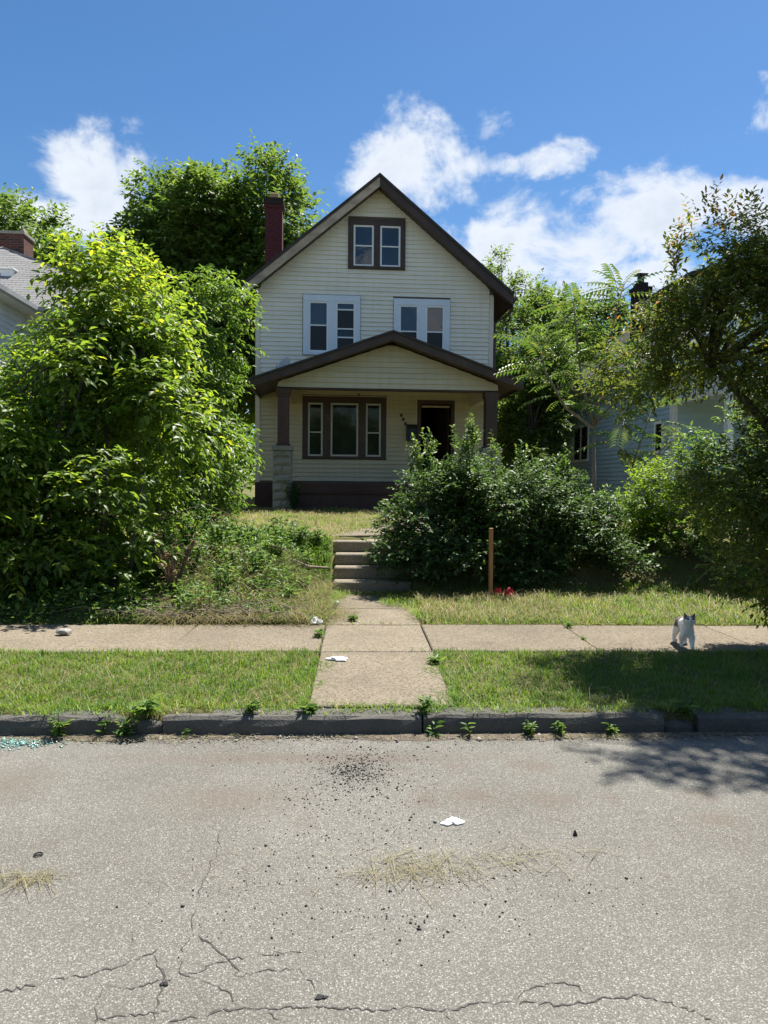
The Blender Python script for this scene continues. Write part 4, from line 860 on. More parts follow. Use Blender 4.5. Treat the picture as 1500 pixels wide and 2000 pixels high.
feather_sapling('feathery leaved sapling with pale forked trunk before the blue house wall', (4.1, 12.4, .8),
    [[(4.1, 12.4, .7), (4.12, 12.4, 1.7), (4.1, 12.4, 2.6)], [(4.1, 12.4, 2.58), (3.85, 12.3, 3.3), (3.7, 12.2, 4.1), (3.65, 12.2, 4.7)], [(4.1, 12.4, 2.58), (4.2, 12.3, 3.4), (4.35, 12.2, 4.4), (4.5, 12.2, 5.0)],
     [(4.1, 12.4, 2.58), (4.6, 12.3, 3.2), (4.95, 12.3, 3.9)], [(4.1, 12.4, 2.55), (3.6, 12.4, 2.9), (3.2, 12.3, 3.5), (3.1, 12.3, 3.9)]], .055, 120, 3)
feather_sapling('smaller feathery sapling with crooked stem beside the taller sapling', (4.25, 11.5, .8), [[(4.25, 11.5, .7), (4.28, 11.5, 1.3), (4.42, 11.5, 1.8)], [(4.42, 11.5, 1.78), (4.55, 11.4, 2.3), (4.75, 11.4, 2.9)], [(4.42, 11.5, 1.75), (4.2, 11.4, 2.2), (4.25, 11.4, 2.7)], [(4.42, 11.5, 1.7), (4.85, 11.4, 2.1), (5.1, 11.4, 2.4)]], .035, 30, 5)

# trees behind the houses
def far_tree(label, base, lobes, nsub, ntw, per, tl, ll, lw, r=1.0, name='tree'):
    return shrub(name, label, 'tree', lobes, nsub, ntw, per, tl, ll, lw, M['leaf_far'], M['bark'], base, .22 * r, 'trees behind the houses', up=.35, droop=.3, simple=True, lo=.16, hi=.3, nlimb=24,
                 stems=[([(base[0], base[1], base[2] - .2), (base[0] + .1, base[1], base[2] + (lobes[0][2] - base[2]) * .45), (lobes[0][0], lobes[0][1], lobes[0][2] - lobes[0][5] * .3)], [.38 * r, .3 * r, .18 * r])], zmin=.2)
far_tree('big round topped tree behind the maroon chimney', (-6, 32, .9), [(-6.9, 32, 11.4, 3.3, 3, 3.9), (-4.4, 32, 12.6, 2.6, 2.6, 2.9), (-5.8, 31.5, 8, 4.0, 3, 4), (-3.9, 33, 9, 2.6, 2.6, 4), (-8.6, 32, 8.5, 2.4, 2.4, 3.2), (-4.1, 32.2, 14.9, .9, .9, .9)], 260, 15000, 8, .8, .25, .14)
far_tree('dense tree behind the red brick chimney', (-14.5, 31, .9), [(-14.6, 31, 10.3, 3.1, 2.6, 3.2), (-12.6, 30.5, 8.4, 2.2, 2.2, 2.6), (-16, 30, 7, 3, 2, 4)], 140, 8000, 8, .75, .25, .135)
far_tree('rounded tree filling the gap beside the blue house', (7.6, 30, .9), [(7.2, 30, 6.6, 2.6, 2.2, 2.9), (9.6, 31, 6.9, 2.2, 2.2, 2.8), (6.2, 29, 4.2, 2.2, 2, 3), (10.8, 31, 8.2, 1.2, 1.2, 1.6)], 150, 8500, 8, .65, .2, .11)
far_tree('thin crowned tree whose top shows past the right eave', (5.3, 25, .9), [(5.0, 25, 8.4, .75, .7, 1.2), (5.9, 25, 8.2, .8, .6, .55), (4.8, 25, 6.5, .9, .9, 1.5)], 26, 620, 8, .5, .15, .075, .22)
far_tree('leafy tree close along the right house wall', (5.5, 21.8, .9), [(5.3, 21.8, 3.6, .95, 1.2, 1.7), (5.7, 22.2, 5.2, .9, 1, 1.1), (5.0, 21, 1.9, .8, 1, 1.0)], 90, 4500, 8, .4, .12, .06, .3)
far_tree('low dark tree filling the gap left of the cream house', (-5.8, 20, .9), [(-5.8, 20, 2.8, 1.6, 1.4, 1.9), (-4.6, 19, 2.0, .9, 1, 1.3), (-7.2, 22, 3.6, 1.5, 1.5, 2.4)], 80, 4200, 8, .45, .15, .075, .3)
far_tree('slender tree top left of the round topped tree', (-9.9, 30, .9), [(-9.3, 30, 8.6, 1.3, 1.2, 2.4), (-10.2, 30, 6, 1.7, 1.4, 3)], 60, 2600, 8, .6, .2, .1, .4)
# the line of trees far beyond closes the horizon
P_ = []; n_ = 26000
xx = rng.uniform(-110, 110, n_); hh = 5.5 + 2.2 * np.sin(xx * .35) + 1.6 * np.sin(xx * .9 + 1) + 1.2 * np.sin(xx * 2.1); P_ = np.stack([xx, 75 + rng.normal(size=n_) * 2.5, .8 + rng.random(n_) ** .7 * hh], -1)
far = leaves_to_mesh('far_wood', P_, rng.normal(size=(n_, 3)) + np.array([0, 0, -.2]), unit(rng.normal(size=(n_, 3)) + np.array([0, -.5, .8])), rng.uniform(.6, 1.2, n_), rng.uniform(.35, .7, n_), M['leaf_far'], None, rng.random(n_), True)
tag(far, 'far wooded skyline closing the view between the houses', 'wood', kind='stuff')

n_ = 15000; xx = rng.uniform(-45, 45, n_); hh = 6 + 2.0 * np.sin(xx * .3) + 1.6 * np.sin(xx * .8 + 1); P_ = np.stack([xx, -24 + rng.normal(size=n_) * 1.5, rng.random(n_) ** .8 * hh], -1)
tag(leaves_to_mesh('far_wood', P_, rng.normal(size=(n_, 3)) + np.array([0, 0, -.2]), unit(rng.normal(size=(n_, 3)) + np.array([0, .5, .8])), rng.uniform(.7, 1.3, n_), rng.uniform(.45, .9, n_), M['leaf_far'], None, rng.random(n_), True), 'belt of trees across the street mirrored in the windows', 'wood', kind='stuff')
# grass --------------------------------------------------------------
def blades(name, label, n, xr, yr, h, w, mat, mask=None, lean=.5, parent=None, tintf=None, cat='grass', zoff=0.0):
    x = rng.uniform(*xr, n); y = rng.uniform(*yr, n); cl = .5 + .5 * np.sin(x * 4.3 + 1.3 * np.sin(y * 5)) * np.sin(y * 3.7 + x * 2.0); cl2 = .5 + .5 * np.sin(x * 15 + y * 9) * np.sin(y * 17 - x * 6)
    keep = rng.random(n) < .45 + .55 * cl2
    if mask is not None: keep &= mask(x, y)
    x, y, cl, cl2 = x[keep], y[keep], cl[keep], cl2[keep]; n = len(x); z = zg(x, y) + zoff
    H = h * rng.uniform(.45, 1.3, n) * (.75 + .5 * cl2); a = rng.uniform(0, 6.283, n); ln = lean * rng.uniform(.2, 1.5, n)
    d = np.stack([np.cos(a), np.sin(a), np.zeros(n)], -1); s = np.stack([-np.sin(a), np.cos(a), np.zeros(n)], -1) * (w * rng.uniform(.6, 1.3, n))[:, None]
    B = np.stack([x, y, z - .004], -1); up_ = np.array([0, 0, 1.0])
    m1 = B + d * (H * ln * .35)[:, None] + up_ * (H * .62)[:, None]; tp = B + d * (H * ln * 1.05)[:, None] + up_ * (H * np.clip(1.0 - .35 * ln, .15, 1))[:, None]
    V = np.stack([B - s, B + s, m1 - s * .75, m1 + s * .75, tp], 1).reshape(-1, 3); T = (np.array([(0, 1, 3), (0, 3, 2), (2, 3, 4)])[None] + (np.arange(n) * 5)[:, None, None]).reshape(-1, 3)
    tint = np.clip(rng.beta(2, 2.2, n) * .7 + .25 * (cl - .4) + (tintf(x, y) if tintf else 0), 0, 1)
    o = fast_mesh(name, V, T, mat, parent, np.repeat(tint, 5)); tag(o, label, cat, kind='stuff'); return o
inwalk = lambda x, y: (x > -.29 + .035 * np.sin(y * 17) + .03 * np.sin(y * 41)) & (x < .60 + .045 * np.sin(y * 7 + 1) + .03 * np.sin(y * 37))
blades('lawn_grass', 'mown green grass of the tree lawn between kerb and pavement', 80000, (-4.2, 4.6), (4.5, 5.98), .05, .0027, M['grass'], lambda x, y: ~inwalk(x, y) & (y > 4.47 + .03 * np.sin(x * 9) + .02 * np.sin(x * 31)) & (y < 5.955 + .025 * np.sin(x * 23) + .02 * np.sin(x * 7)), .75, tintf=lambda x, y: .12 * (y < 4.62))
blades('lawn_clippings', 'pale dry straws strewn over the tree lawn', 5200, (-4.2, 4.6), (4.52, 5.95), .09, .0016, M['straw'], lambda x, y: ~inwalk(x, y) & (rng.random(len(x)) < .35 + .65 * (np.sin(x * 2.2) * np.sin(y * 4) > .1)), 2.6, zoff=.02)
blades('verge_grass', 'longer yellow green grass between pavement and hedge', 26000, (.66, 6.0), (7.07, 8.9), .075, .003, M['grass'], lambda x, y: x > .66 + .12 * np.sin(y * 5), 1.0, tintf=lambda x, y: .14 + .1 * np.sin(x * 3))
blades('yard_grass', 'short dry mown grass of the front yard', 52000, (-3.6, 3.6), (9.2, 17.0), .06, .0045, M['grass'], lambda x, y: ~((x > -.4 + (y - 9.8) * .33) & (x < .65 + (y - 9.8) * .35)) , 1.1, tintf=lambda x, y: .22 + .12 * np.sin(x * 2.0 + y * 1.3))
blades('bank_grass', 'tangled long grass hanging on the bank left of the steps', 24000, (-2.6, -.34), (7.12, 9.6), .12, .0032, M['grass'], None, 1.3, tintf=lambda x, y: -.05 + .2 * (y < 7.9))
blades('dry_clippings', 'pale dry clippings lying along the bank and path edge', 17000, (-2.0, .0), (7.02, 8.8), .13, .0024, M['straw'], lambda x, y: ~((x > -.30) & (y > 7.9)) & (x < -.1 - (y < 7.3) * .2) , 2.4, zoff=.02)
blades('yard_clippings', 'pale dry clippings spread over the front yard', 15000, (-2.8, 3.4), (9.6, 16.8), .10, .0035, M['straw'], lambda x, y: ~((x > -.4 + (y - 9.8) * .33) & (x < .65 + (y - 9.8) * .35)), 2.6, zoff=.015)
blades('verge_clippings', 'heaped dry clippings along the verge by the timber stake', 6500, (.6, 4.6), (7.15, 8.5), .11, .0024, M['straw'], lambda x, y: (x < 2.2) | (rng.random(len(x)) < .35), 2.3, zoff=.02)

kz = lambda x, y: np.full_like(x, .112)
_zg = zg
def zg(x, y): return np.full_like(np.asarray(x, float), .118)
blades('kerb_grass', 'ragged grass fringe overhanging the kerb stones', 9000, (-4.2, 4.6), (4.40, 4.56), .055, .0028, M['grass'], lambda x, y: rng.random(len(x)) < .25 + .75 * (np.sin(x * 6.1) * np.sin(x * 2.3 + 1) > -.15) * (y > 4.44 + .05 * np.sin(x * 11)), 1.4, tintf=lambda x, y: .14)
blades('path_edge_grass', 'grass tufts creeping over the path edges', 8000, (-.46, .82), (4.5, 5.95), .06, .0028, M['grass'], lambda x, y: (np.abs(x + .31 - .04 * np.sin(y * 13)) < .06 + .04 * np.sin(y * 5)) | (np.abs(x - .66 + .05 * np.sin(y * 6)) < .08 + .04 * np.sin(y * 11)), 1.5, tintf=lambda x, y: .05)
def zg(x, y): return np.full_like(np.asarray(x, float), .152)
blades('joint_grass', 'dry grass and moss growing in the pavement edges and joints', 9000, (-4.2, 4.8), (5.9, 7.16), .04, .0026, M['grass'], lambda x, y: (np.abs(y - 5.945 - .012 * np.sin(x * 13)) < .022) | (np.abs(y - 7.09 - .02 * np.sin(x * 8)) < .045) | ((np.abs(x - 2.06) < .022) & (rng.random(len(x)) < .9)) | (np.abs(x + .31) < .018) , 1.5, tintf=lambda x, y: .2)
def zg(x, y): return np.full_like(np.asarray(x, float), .158)
blades('path_overgrowth', 'grass and clippings spilling over the path below the steps', 5200, (-.32, .72), (7.12, 8.98), .10, .0028, M['grass'], lambda x, y: (x > .64 - .42 * np.clip(y - 7.55, 0, 1) + .06 * np.sin(y * 9)) | (x < -.27 + .10 * np.clip(y - 7.9, 0, 1) + .05 * np.sin(y * 11)) | (y > 8.86), 1.8, tintf=lambda x, y: .2)
zg = _zg
# soil washed into the gutter
n_ = 260; xs_ = np.linspace(-9, 9, n_); w_ = .05 + .03 * np.sin(xs_ * 2.1) + .02 * np.sin(xs_ * 7) + .014 * rng.normal(size=n_); w_ = np.clip(w_, .015, .14)
V_ = np.concatenate([np.stack([xs_, np.full(n_, 4.352), np.full(n_, .012) + .004 * rng.random(n_)], -1), np.stack([xs_, 4.352 - w_ * .5, np.full(n_, .009) + .004 * rng.random(n_)], -1), np.stack([xs_, 4.352 - w_, np.full(n_, -.001)], -1)]); a_ = np.arange(n_ - 1)
T_ = np.concatenate([np.concatenate([np.stack([a_ + k, a_ + n_ + k, a_ + k + 1], -1), np.stack([a_ + k + 1, a_ + n_ + k, a_ + n_ + k + 1], -1)]) for k in (0, n_)])
t = NT('gutter_dirt'); M['dirt'] = t.done(t.bsdf(t.ramp(t.noise(30, 6, .7), [(.3, (.06, .047, .034)), (.7, (.16, .13, .095))]), .95, t.noise(80, 4), .8, .01))
tag(fast_mesh('gutter_soil', V_, T_, M['dirt']), 'brown soil washed along the foot of the kerb', 'soil', kind='stuff')
# weeds ---------------------------------------------------------------
def weed(name, label, p, h, n, leaf, lw, mat=None, group=None, upr=.7, stems=5, cat='weed', par=None):
    root = tag(empty(name, p), label, cat, group); P = []; D = []; L = []; st = MB()
    for q in range(stems):
        a = random.uniform(0, 6.28); tip = Vector((math.cos(a) * h * (1 - upr) * random.uniform(.4, 1.3), math.sin(a) * h * (1 - upr) * random.uniform(.4, 1.3), h * random.uniform(.6, 1.05))); st.tube([(0, 0, 0), tip * .5 + Vector((0, 0, h * .08)), tip], [.004 * h / .2, .003 * h / .2, .001], 4, False)
        for i in range(n // stems):
            f = random.uniform(.08, 1.0); P.append(tip * f); b_ = random.uniform(0, 6.28); D.append((math.cos(b_), math.sin(b_), random.uniform(-.1, .75))); L.append(leaf * random.uniform(.6, 1.2))
    P, D, L = np.array([tuple(p_) for p_ in P]), np.array(D), np.array(L)
    st.build('stem', M['weed'] if mat is None else mat, root); tag(leaves_to_mesh('leaf_cluster', P, D, unit(rng.normal(size=(len(P), 3)) * .4 + np.array([0, 0, 1.0])), L, L * lw, mat or M['weed'], root, rng.random(len(P))), kind='stuff')
    return root
G1 = 'weeds in the gutter'
for lab, x, y, h, n, lf, lw in (('bushy weed rooted in the gutter beside the broken green glass', 112, 1442, .15, 46, .06, .3), ('narrow upright weed against the kerb between two leafy weeds', 205, 1438, .13, 16, .07, .28), ('spreading weed beside the sunken kerb stone', 245, 1438, .13, 34, .07, .3),
        ('small sprout in the gutter before the longest kerb stone', 370, 1436, .05, 8, .04, .4), ('seedling with two leaves in the gutter below the path', 845, 1433, .08, 10, .06, .5), ('tall curling leaf sprout in the gutter right of the kerb joint', 917, 1434, .09, 8, .07, .35),
        ('low leafy weed clump in the gutter below the grass', 1030, 1432, .09, 40, .045, .35), ('leafy weed patch at the kerb in dappled shade', 1085, 1430, .09, 30, .05, .3), ('dark weed clump at the kerb in tree shade', 1190, 1430, .08, 36, .05, .35)):
    p = gp(x, y, 0); weed('weed', lab, (p.x, min(p.y, 4.335), 0), h * 1.1, int(n * 1.4), lf, lw, group=G1)
for lab, x, y, z, h, n, lf, lw in (('broad leaved weed over the sunken kerb stone', 285, 1398, .12, .09, 60, .07, .45), ('bright weed tuft in the kerb joint at the path end', 826, 1390, .12, .09, 50, .05, .4), ('broad leaved plantain at the path corner on the kerb', 600, 1392, .12, .05, 26, .07, .5),
        ('weed clump filling the gap between the right kerb stones', 1340, 1400, .1, .10, 70, .055, .4), ('weed in the pavement joint left of the path', 622, 1245, .15, .07, 40, .06, .3), ('weed tuft at the pavement joint right of the path', 1112, 1226, .15, .05, 34, .05, .3),
        ('trailing green weed on the path below the steps', 690, 1212, .155, .05, 60, .06, .3), ('small weed row in the second pavement joint', 1140, 1250, .15, .03, 20, .035, .3), ('broad leaves creeping over the path edge from the lawn', 850, 1298, .14, .05, 40, .06, .5), ('grassy tuft on the kerb beside the path', 490, 1392, .12, .06, 40, .06, .25)):
    p = gp(x, y, z); weed('weed', lab, tuple(p), h, int(n * 1.5), lf, lw, upr=.4, stems=7)
wl = ['leafy weed high on the bank beside the top step', 'pale leaved weed on the bank above the dead stalks', 'tall feathery weed standing on the bank crest', 'round leaved weed low on the bank near the pavement', 'bushy bright weed in the middle of the bank', 'dense weed on the bank under the shrub edge', 'broad weed beside the stick by the steps', 'spreading weed beside the dead brown stalks', 'fine leaved weed on the bank foot', 'mid green weed below the bank crest', 'weed clump between the shrub and the dead stalks', 'nettle like weed on the bank slope', 'tangled weed at the foot of the steps']
for lab, (x, y, h) in zip(wl, ((-.55, 9.4, .25), (-1.7, 9.2, .35), (-2.0, 9.4, .5), (-1.9, 7.55, .28), (-1.2, 8.5, .34), (-2.2, 8.2, .35), (-.65, 8.9, .25), (-1.85, 8.2, .4), (-1.1, 7.8, .25), (-1.0, 9.1, .3), (-2.3, 7.6, .35), (-1.5, 8.3, .36), (-.62, 8.2, .2))):
    weed('bank_weed', lab, (x, y, float(zg(x, y)) - .01), h, 130, .075, .38, upr=.55, stems=9)
# second layer of low weeds over the bank
nb = 17000; bx_ = np.where(rng.random(nb) < .8, rng.uniform(-2.5, -.36, nb), rng.uniform(-5.2, -2.2, nb)); by_ = np.where(bx_ > -2.5, rng.uniform(7.14, 9.7, nb), rng.uniform(7.12, 7.7, nb)); bz_ = zg(bx_, by_) + rng.random(nb) ** 1.6 * (.16 + .22 * np.clip(np.sin(bx_ * 5) * np.sin(by_ * 4 + 1), 0, 1)) * np.clip((-.30 - bx_) / .6, .15, 1)
tag(leaves_to_mesh('ground_cover', np.stack([bx_, by_, bz_], -1), rng.normal(size=(nb, 3)) * [1, 1, .4] + [0, 0, .3], unit(rng.normal(size=(nb, 3)) * .5 + [0, -.2, 1]), rng.uniform(.035, .085, nb), rng.uniform(.012, .032, nb), M['weed'], None, rng.random(nb)), 'low leafy ground cover matting the bank', 'ground cover', kind='stuff')
for i_, (x, y, h) in enumerate(((-1.35, 8.9, .42), (-.95, 8.55, .36), (-1.7, 8.75, .45), (-1.4, 7.75, .34), (-.8, 9.25, .34), (-2.05, 8.7, .5), (-1.15, 8.15, .36), (-.75, 7.75, .22))):
    weed('bank_weed', ['tall weed with broad leaves amid the bank thicket', 'bushy weed leaning over the pale broken board', 'rank weed below the feathery one on the bank', 'weed standing over the brush pile twigs', 'leafy weed beside the short dark branch', 'tallest leafy weed beneath the arching cane', 'weed growing from the dry clippings on the bank', 'low weed at the bank corner by the can'][i_], (x, y, float(zg(x, y)) - .01), h, 150, .085, .34, upr=.6, stems=10)
weed('dead_weed', 'clump of dead brown stalks hanging on the bank', (-1.98, 7.75, .25), .75, 190, .10, .28, M['dead'], upr=.72, stems=22)
weed('dead_weed', 'small dead brown sprig on the yard edge by the shade', (-2.0, 10.3, .8), .25, 40, .06, .3, M['dead'], upr=.5, stems=6)
weed('ivy', 'dark ivy climbing the stone pedestal of the porch', tuple(on_house(-2.0, -2.2, .85)), .85, 320, .06, .6, M['leaf_hedge'], upr=.78, stems=16, cat='ivy')
weed('foundation_weed', 'low weeds along the foot of the brown porch skirt', tuple(on_house(-1.1, -2.3, .86)), .14, 120, .07, .5, upr=.1, stems=14)
weed('foundation_weed', 'thin weed tuft by the porch skirt next to the hedge', tuple(on_house(.25, -2.3, .86)), .2, 60, .06, .25, upr=.5, stems=9)

# ------------------------------------------------------------------ loose things
def stick(label, pts, r, mat='stick', name='fallen_stick', group=None):
    P = [Vector(p) for p in pts]; c = P[0].copy(); o = MB().tube([p - c for p in P], [r * (1 - .5 * i / (len(P) - 1)) for i in range(len(P))], 7).build(name, M[mat], None, True); o.location = c; return tag(o, label, 'stick', group)
zz = lambda x, y, d=.03: (x, y, float(zg(x, y)) + d)
stick('thick grey stick poking out of the weeds beside the lower step', [zz(-.85, 8.75, .06), zz(-.6, 8.8, .13), (-.36, 8.9, .50)], .03)
stick('short dark branch beside the top step', [(-.75, 9.35, .72), (-.6, 9.5, .80), (-.46, 9.6, .86)], .022)
stick('long brown log lying at the foot of the bank', [zz(-1.3, 7.3, .03), zz(-.95, 7.32, .04), zz(-.55, 7.35, .04)], .035)
for i, (x, y, a, l) in enumerate(((-1.9, 7.2, .1, .8), (-1.85, 7.28, -.15, .95), (-1.95, 7.16, .3, .5), (-1.7, 7.24, .05, .7), (-2.1, 7.3, -.4, .6), (-1.6, 7.2, .2, .5))):
    stick('thin dry twig in the brush pile at the bank foot', [zz(x, y, .04), zz(x + l * .5 * math.cos(a), y + l * .5 * math.sin(a), .09), zz(x + l * math.cos(a), y + l * math.sin(a), .03)], .009, group='brush pile twigs')
bp = MB()
for _ in range(240):
    x, y = random.uniform(-2.5, -.6), 7.06 + abs(random.gauss(0, .3)); a = random.gauss(0, .6) + (math.pi if random.random() < .5 else 0); l = random.uniform(.15, .6); h0 = float(zg(x, max(y, 7.1))) + random.uniform(.02, .14)
    e = Vector((x + l * math.cos(a), max(7.0, y + .5 * l * math.sin(a)), 0)); e.z = float(zg(e.x, max(e.y, 7.1))) + random.uniform(.03, .12)
    bp.tube([(x, y, h0), ((x + e.x) / 2, (y + e.y) / 2, (h0 + e.z) / 2 + random.uniform(0, .07)), e], [.004, .003, .0015], 4, False)
tag(bp.build('cut_brush', M['stick']), 'low tangle of cut brush along the bank foot', 'brush', kind='stuff')
stick('arching bare cane over the yard edge by the shrub', [(-2.55, 9.7, .75), (-2.45, 9.9, 1.15), (-2.1, 10.0, 1.25), (-1.75, 10.0, 1.1), (-1.6, 10.0, .85)], .006)
stick('pale broken board piece on the bank weeds', [zz(-1.02, 8.45, .24), zz(-.83, 8.5, .27)], .018)

s_ = gp(958, 1170, .2); sk = MB(); sk.box(-.02, .02, -.02, .02, -.08, .84); so = sk.build('timber_stake', M['stake'], None, bevel=.002); so.location = (s_.x, s_.y, .2); so.rotation_euler = (R(1), R(-.8), R(12)); tag(so, 'raw timber stake standing upright in the verge before the hedge', 'stake')
def crumple(name, label, cat, p, sx, sy, sz, mat, seed, n=10, rz=0):
    rs = random.Random(seed); V = []; F = []
    for j in range(n + 1):
        for i in range(n + 1):
            u, v = i / n * 2 - 1, j / n * 2 - 1; e = max(abs(u), abs(v)); an_ = math.atan2(v, u); k = 1 - e * (.2 + .2 * math.sin(3 * an_ + seed) + .1 * math.sin(7 * an_ + 2 * seed) + .04 * rs.random())
            V.append((u * sx * k * (1 - .25 * v * v), v * sy * k * (1 - .2 * u * u), sz * (rs.random() * (1 - .8 * e ** 3) + .35 * (1 - e))))
    for j in range(n):
        for i in range(n): a = j * (n + 1) + i; F.append((a, a + 1, a + n + 2, a + n + 1))
    k = len(V); V += [(x, y, -.004) for x, y, z in V]; bo = [i for i in range(n + 1)] + [(n + 1) * j + n for j in range(1, n + 1)] + [(n + 1) * n + i for i in range(n - 1, -1, -1)] + [(n + 1) * j for j in range(n - 1, 0, -1)]
    F += [(bo[i], bo[(i + 1) % len(bo)], k + bo[(i + 1) % len(bo)], k + bo[i]) for i in range(len(bo))] + [tuple(f_[::-1]) for f_ in [(k + a, k + b_, k + c, k + d) for a, b_, c, d in F[:n * n]]]
    o = MB().poly(V, F).build(name, mat); o.location = p; o.rotation_euler = (0, 0, rz); return tag(o, label, cat)
p = gp(884, 1607); crumple('paper_scrap', 'crumpled white paper scrap lying on the asphalt', 'paper', (p.x, p.y, .006), .06, .038, .011, M['paper'], 1, n=14, rz=.3)
p = gp(660, 1291, .14); crumple('plastic_bag', 'flattened white plastic bag at the lawn edge of the path', 'bag', (p.x, p.y, .155), .10, .05, .02, M['paper'], 2, n=14, rz=-.1)
p = gp(990, 1170, .22); crumple('red_cloth', 'crumpled red cloth lying in the grass beside the stake', 'cloth', (p.x + .02, p.y, .27), .075, .05, .07, M['red'], 3, n=6); crumple('red_cloth', 'smaller red cloth lump right against the stake', 'cloth', (p.x - .1, p.y + .03, .29), .05, .05, .07, M['red'], 4, n=5)
p = gp(617, 1216, .17); crumple('plastic_wrapper', 'crumpled clear plastic wrapper at the bank foot', 'wrapper', (p.x, p.y, .17), .07, .05, .05, M['paper'], 5, n=7)
p = gp(668, 1187, .16); can = MB(); can.tube([(0, 0, .0), (.012, 0, .02), (.02, .02, .07), (.02, .03, .10)], [.028, .033, .030, .026], 10); co = can.build('crushed_can', M['metal_grey'], None, True); co.location = (p.x - .1, p.y, .17); co.scale = (.8,) * 3; co.rotation_euler = (R(50), R(20), R(30)); tag(co, 'crushed silver can lying at the bank edge by the path', 'can')
p = gp(125, 1238, .16); rk = bmesh.new(); bmesh.ops.create_icosphere(rk, subdivisions=2, radius=.055)
for v in rk.verts: v.co = Vector((v.co.x * 1.3, v.co.y * .8, v.co.z * .55)) * random.uniform(.85, 1.15)
me = bpy.data.meshes.new('rock'); rk.to_mesh(me); rk.free(); ro = link('rock', me, M['pebble']); ro.location = (p.x, p.y, .18); tag(ro, 'flat pale stone on the pavement edge below the shrub', 'stone')
p = gp(75, 1671); rg = MB(); rg.tube([(.016 * math.cos(a), .013 * math.sin(a), 0) for a in [i * .3307 for i in range(20)]], .003, 6); ro = rg.build('rubber_ring', M['rubber']); ro.location = (p.x, p.y, .006); tag(ro, 'small black rubber ring lying on the asphalt', 'ring')
p = gp(1123, 1632); crumple('tar_lump', 'small black tar lump alone on the asphalt', 'tar lump', (p.x, p.y, .003), .012, .012, .02, M['tar'], 6, n=4)
for x, y, sx, sy, lab in ((627, 1949, .022, .012, 'smooth dark tar patch beside the long crack'), (321, 1923, .015, .012, 'dark tar patch where the cracks meet')):
    p = gp(x, y); crumple('tar_patch', lab, 'tar patch', (p.x, p.y, .004), sx, sy, .003, M['tar'], int(x), n=5)

def crumbs(name, label, spots, mat, size, cat, z=.0):
    oct_v = np.array([(1, 0, 0), (-1, 0, 0), (0, 1, 0), (0, -1, 0), (0, 0, .7), (0, 0, -.5)], float); oct_t = np.array([(0, 2, 4), (2, 1, 4), (1, 3, 4), (3, 0, 4), (2, 0, 5), (1, 2, 5), (3, 1, 5), (0, 3, 5)])
    C = []
    for x, y, rx, ry, n in spots:
        q = rng.normal(size=(n, 2)) * .5
        for a, b_ in q: g = gp(x + a * rx, y + b_ * ry, z); C.append((g.x, min(g.y, 4.33), z + .002))
    C = np.array(C); n = len(C); s = size * rng.lognormal(0, .45, n); an = rng.uniform(0, 6.28, n); ca, sa = np.cos(an), np.sin(an); O = oct_v[None] * s[:, None, None] * rng.uniform(.6, 1.3, (n, 6, 1))
    V = np.stack([O[..., 0] * ca[:, None] - O[..., 1] * sa[:, None], O[..., 0] * sa[:, None] + O[..., 1] * ca[:, None], O[..., 2]], -1) + C[:, None]
    T = (oct_t[None] + (np.arange(n) * 6)[:, None, None]).reshape(-1, 3); tag(fast_mesh(name, V.reshape(-1, 3), T, mat), label, cat, kind='stuff')
crumbs('tar_crumbs', 'black tar crumbs scattered over the middle of the street', [(690, 1510, 130, 60, 500), (700, 1505, 60, 34, 700), (680, 1560, 190, 110, 300), (720, 1640, 260, 160, 260), (560, 1760, 330, 120, 130), (790, 1800, 100, 40, 70), (1000, 1720, 300, 130, 160), (700, 1460, 400, 26, 200)], M['tar'], .0028, 'tar')
crumbs('road_grit', 'loose pale grit along the gutter', [(300, 1440, 400, 9, 420), (900, 1438, 700, 9, 420)], M['pebble'], .006, 'grit')
t = NT('broken_glass'); gb = t.bsdf((.30, .52, .46), .12); gb.inputs['Transmission Weight'].default_value = .4; M['shard'] = t.done(gb)
crumbs('broken_glass', 'heap of broken pale green glass in the gutter', [(15, 1449, 90, 14, 520), (60, 1447, 60, 8, 160)], M['shard'], .006, 'glass')

def hay(name, label, spots, mat, cat='clippings', L=.2):
    V = []; T = []; tn = []
    for x, y, rx, ry, n, hgt in spots:
        for _ in range(n):
            g = gp(x + random.gauss(0, .5) * rx, y + random.gauss(0, .5) * ry, 0); 
            if g.y > 4.33: g.y = 4.33 - random.random() * .1
            a = random.uniform(0, 6.28) * .5 + random.gauss(0, .4); l = L * random.uniform(.3, 1.2); d = Vector((math.cos(a), math.sin(a), random.uniform(-.02, .03))); s = Vector((-d.y, d.x, 0)) * random.uniform(.0005, .0011); c = Vector((g.x, g.y, .004 + random.random() * hgt)); k = len(V)
            V += [tuple(c - d * l / 2 - s), tuple(c - d * l / 2 + s), tuple(c + Vector((0, 0, .006)) + s), tuple(c + Vector((0, 0, .006)) - s), tuple(c + d * l / 2)]; T += [(k, k + 1, k + 2), (k, k + 2, k + 3), (k + 3, k + 2, k + 4)]; tn += [random.random()] * 5
    return tag(fast_mesh(name, np.array(V), np.array(T), mat, None, np.array(tn)), label, cat, kind='stuff')
hay('dry_grass', 'patch of dry grass clippings in the middle of the street', [(830, 1695, 130, 30, 170, .012), (770, 1712, 100, 16, 50, .006), (1010, 1680, 90, 24, 45, .005), (1060, 1660, 130, 16, 26, .004)], M['straw_dull'])
hay('dry_grass', 'small tuft of dry grass beside the rubber ring', [(35, 1722, 50, 16, 80, .01), (90, 1712, 20, 8, 24, .005)], M['straw_dull'])
hay('gutter_straw', 'straw litter strewn along the gutter below the kerb', [(250, 1443, 300, 10, 420, .02), (750, 1440, 500, 6, 300, .012), (1250, 1436, 300, 8, 460, .02)], M['straw_dull'], L=.09)
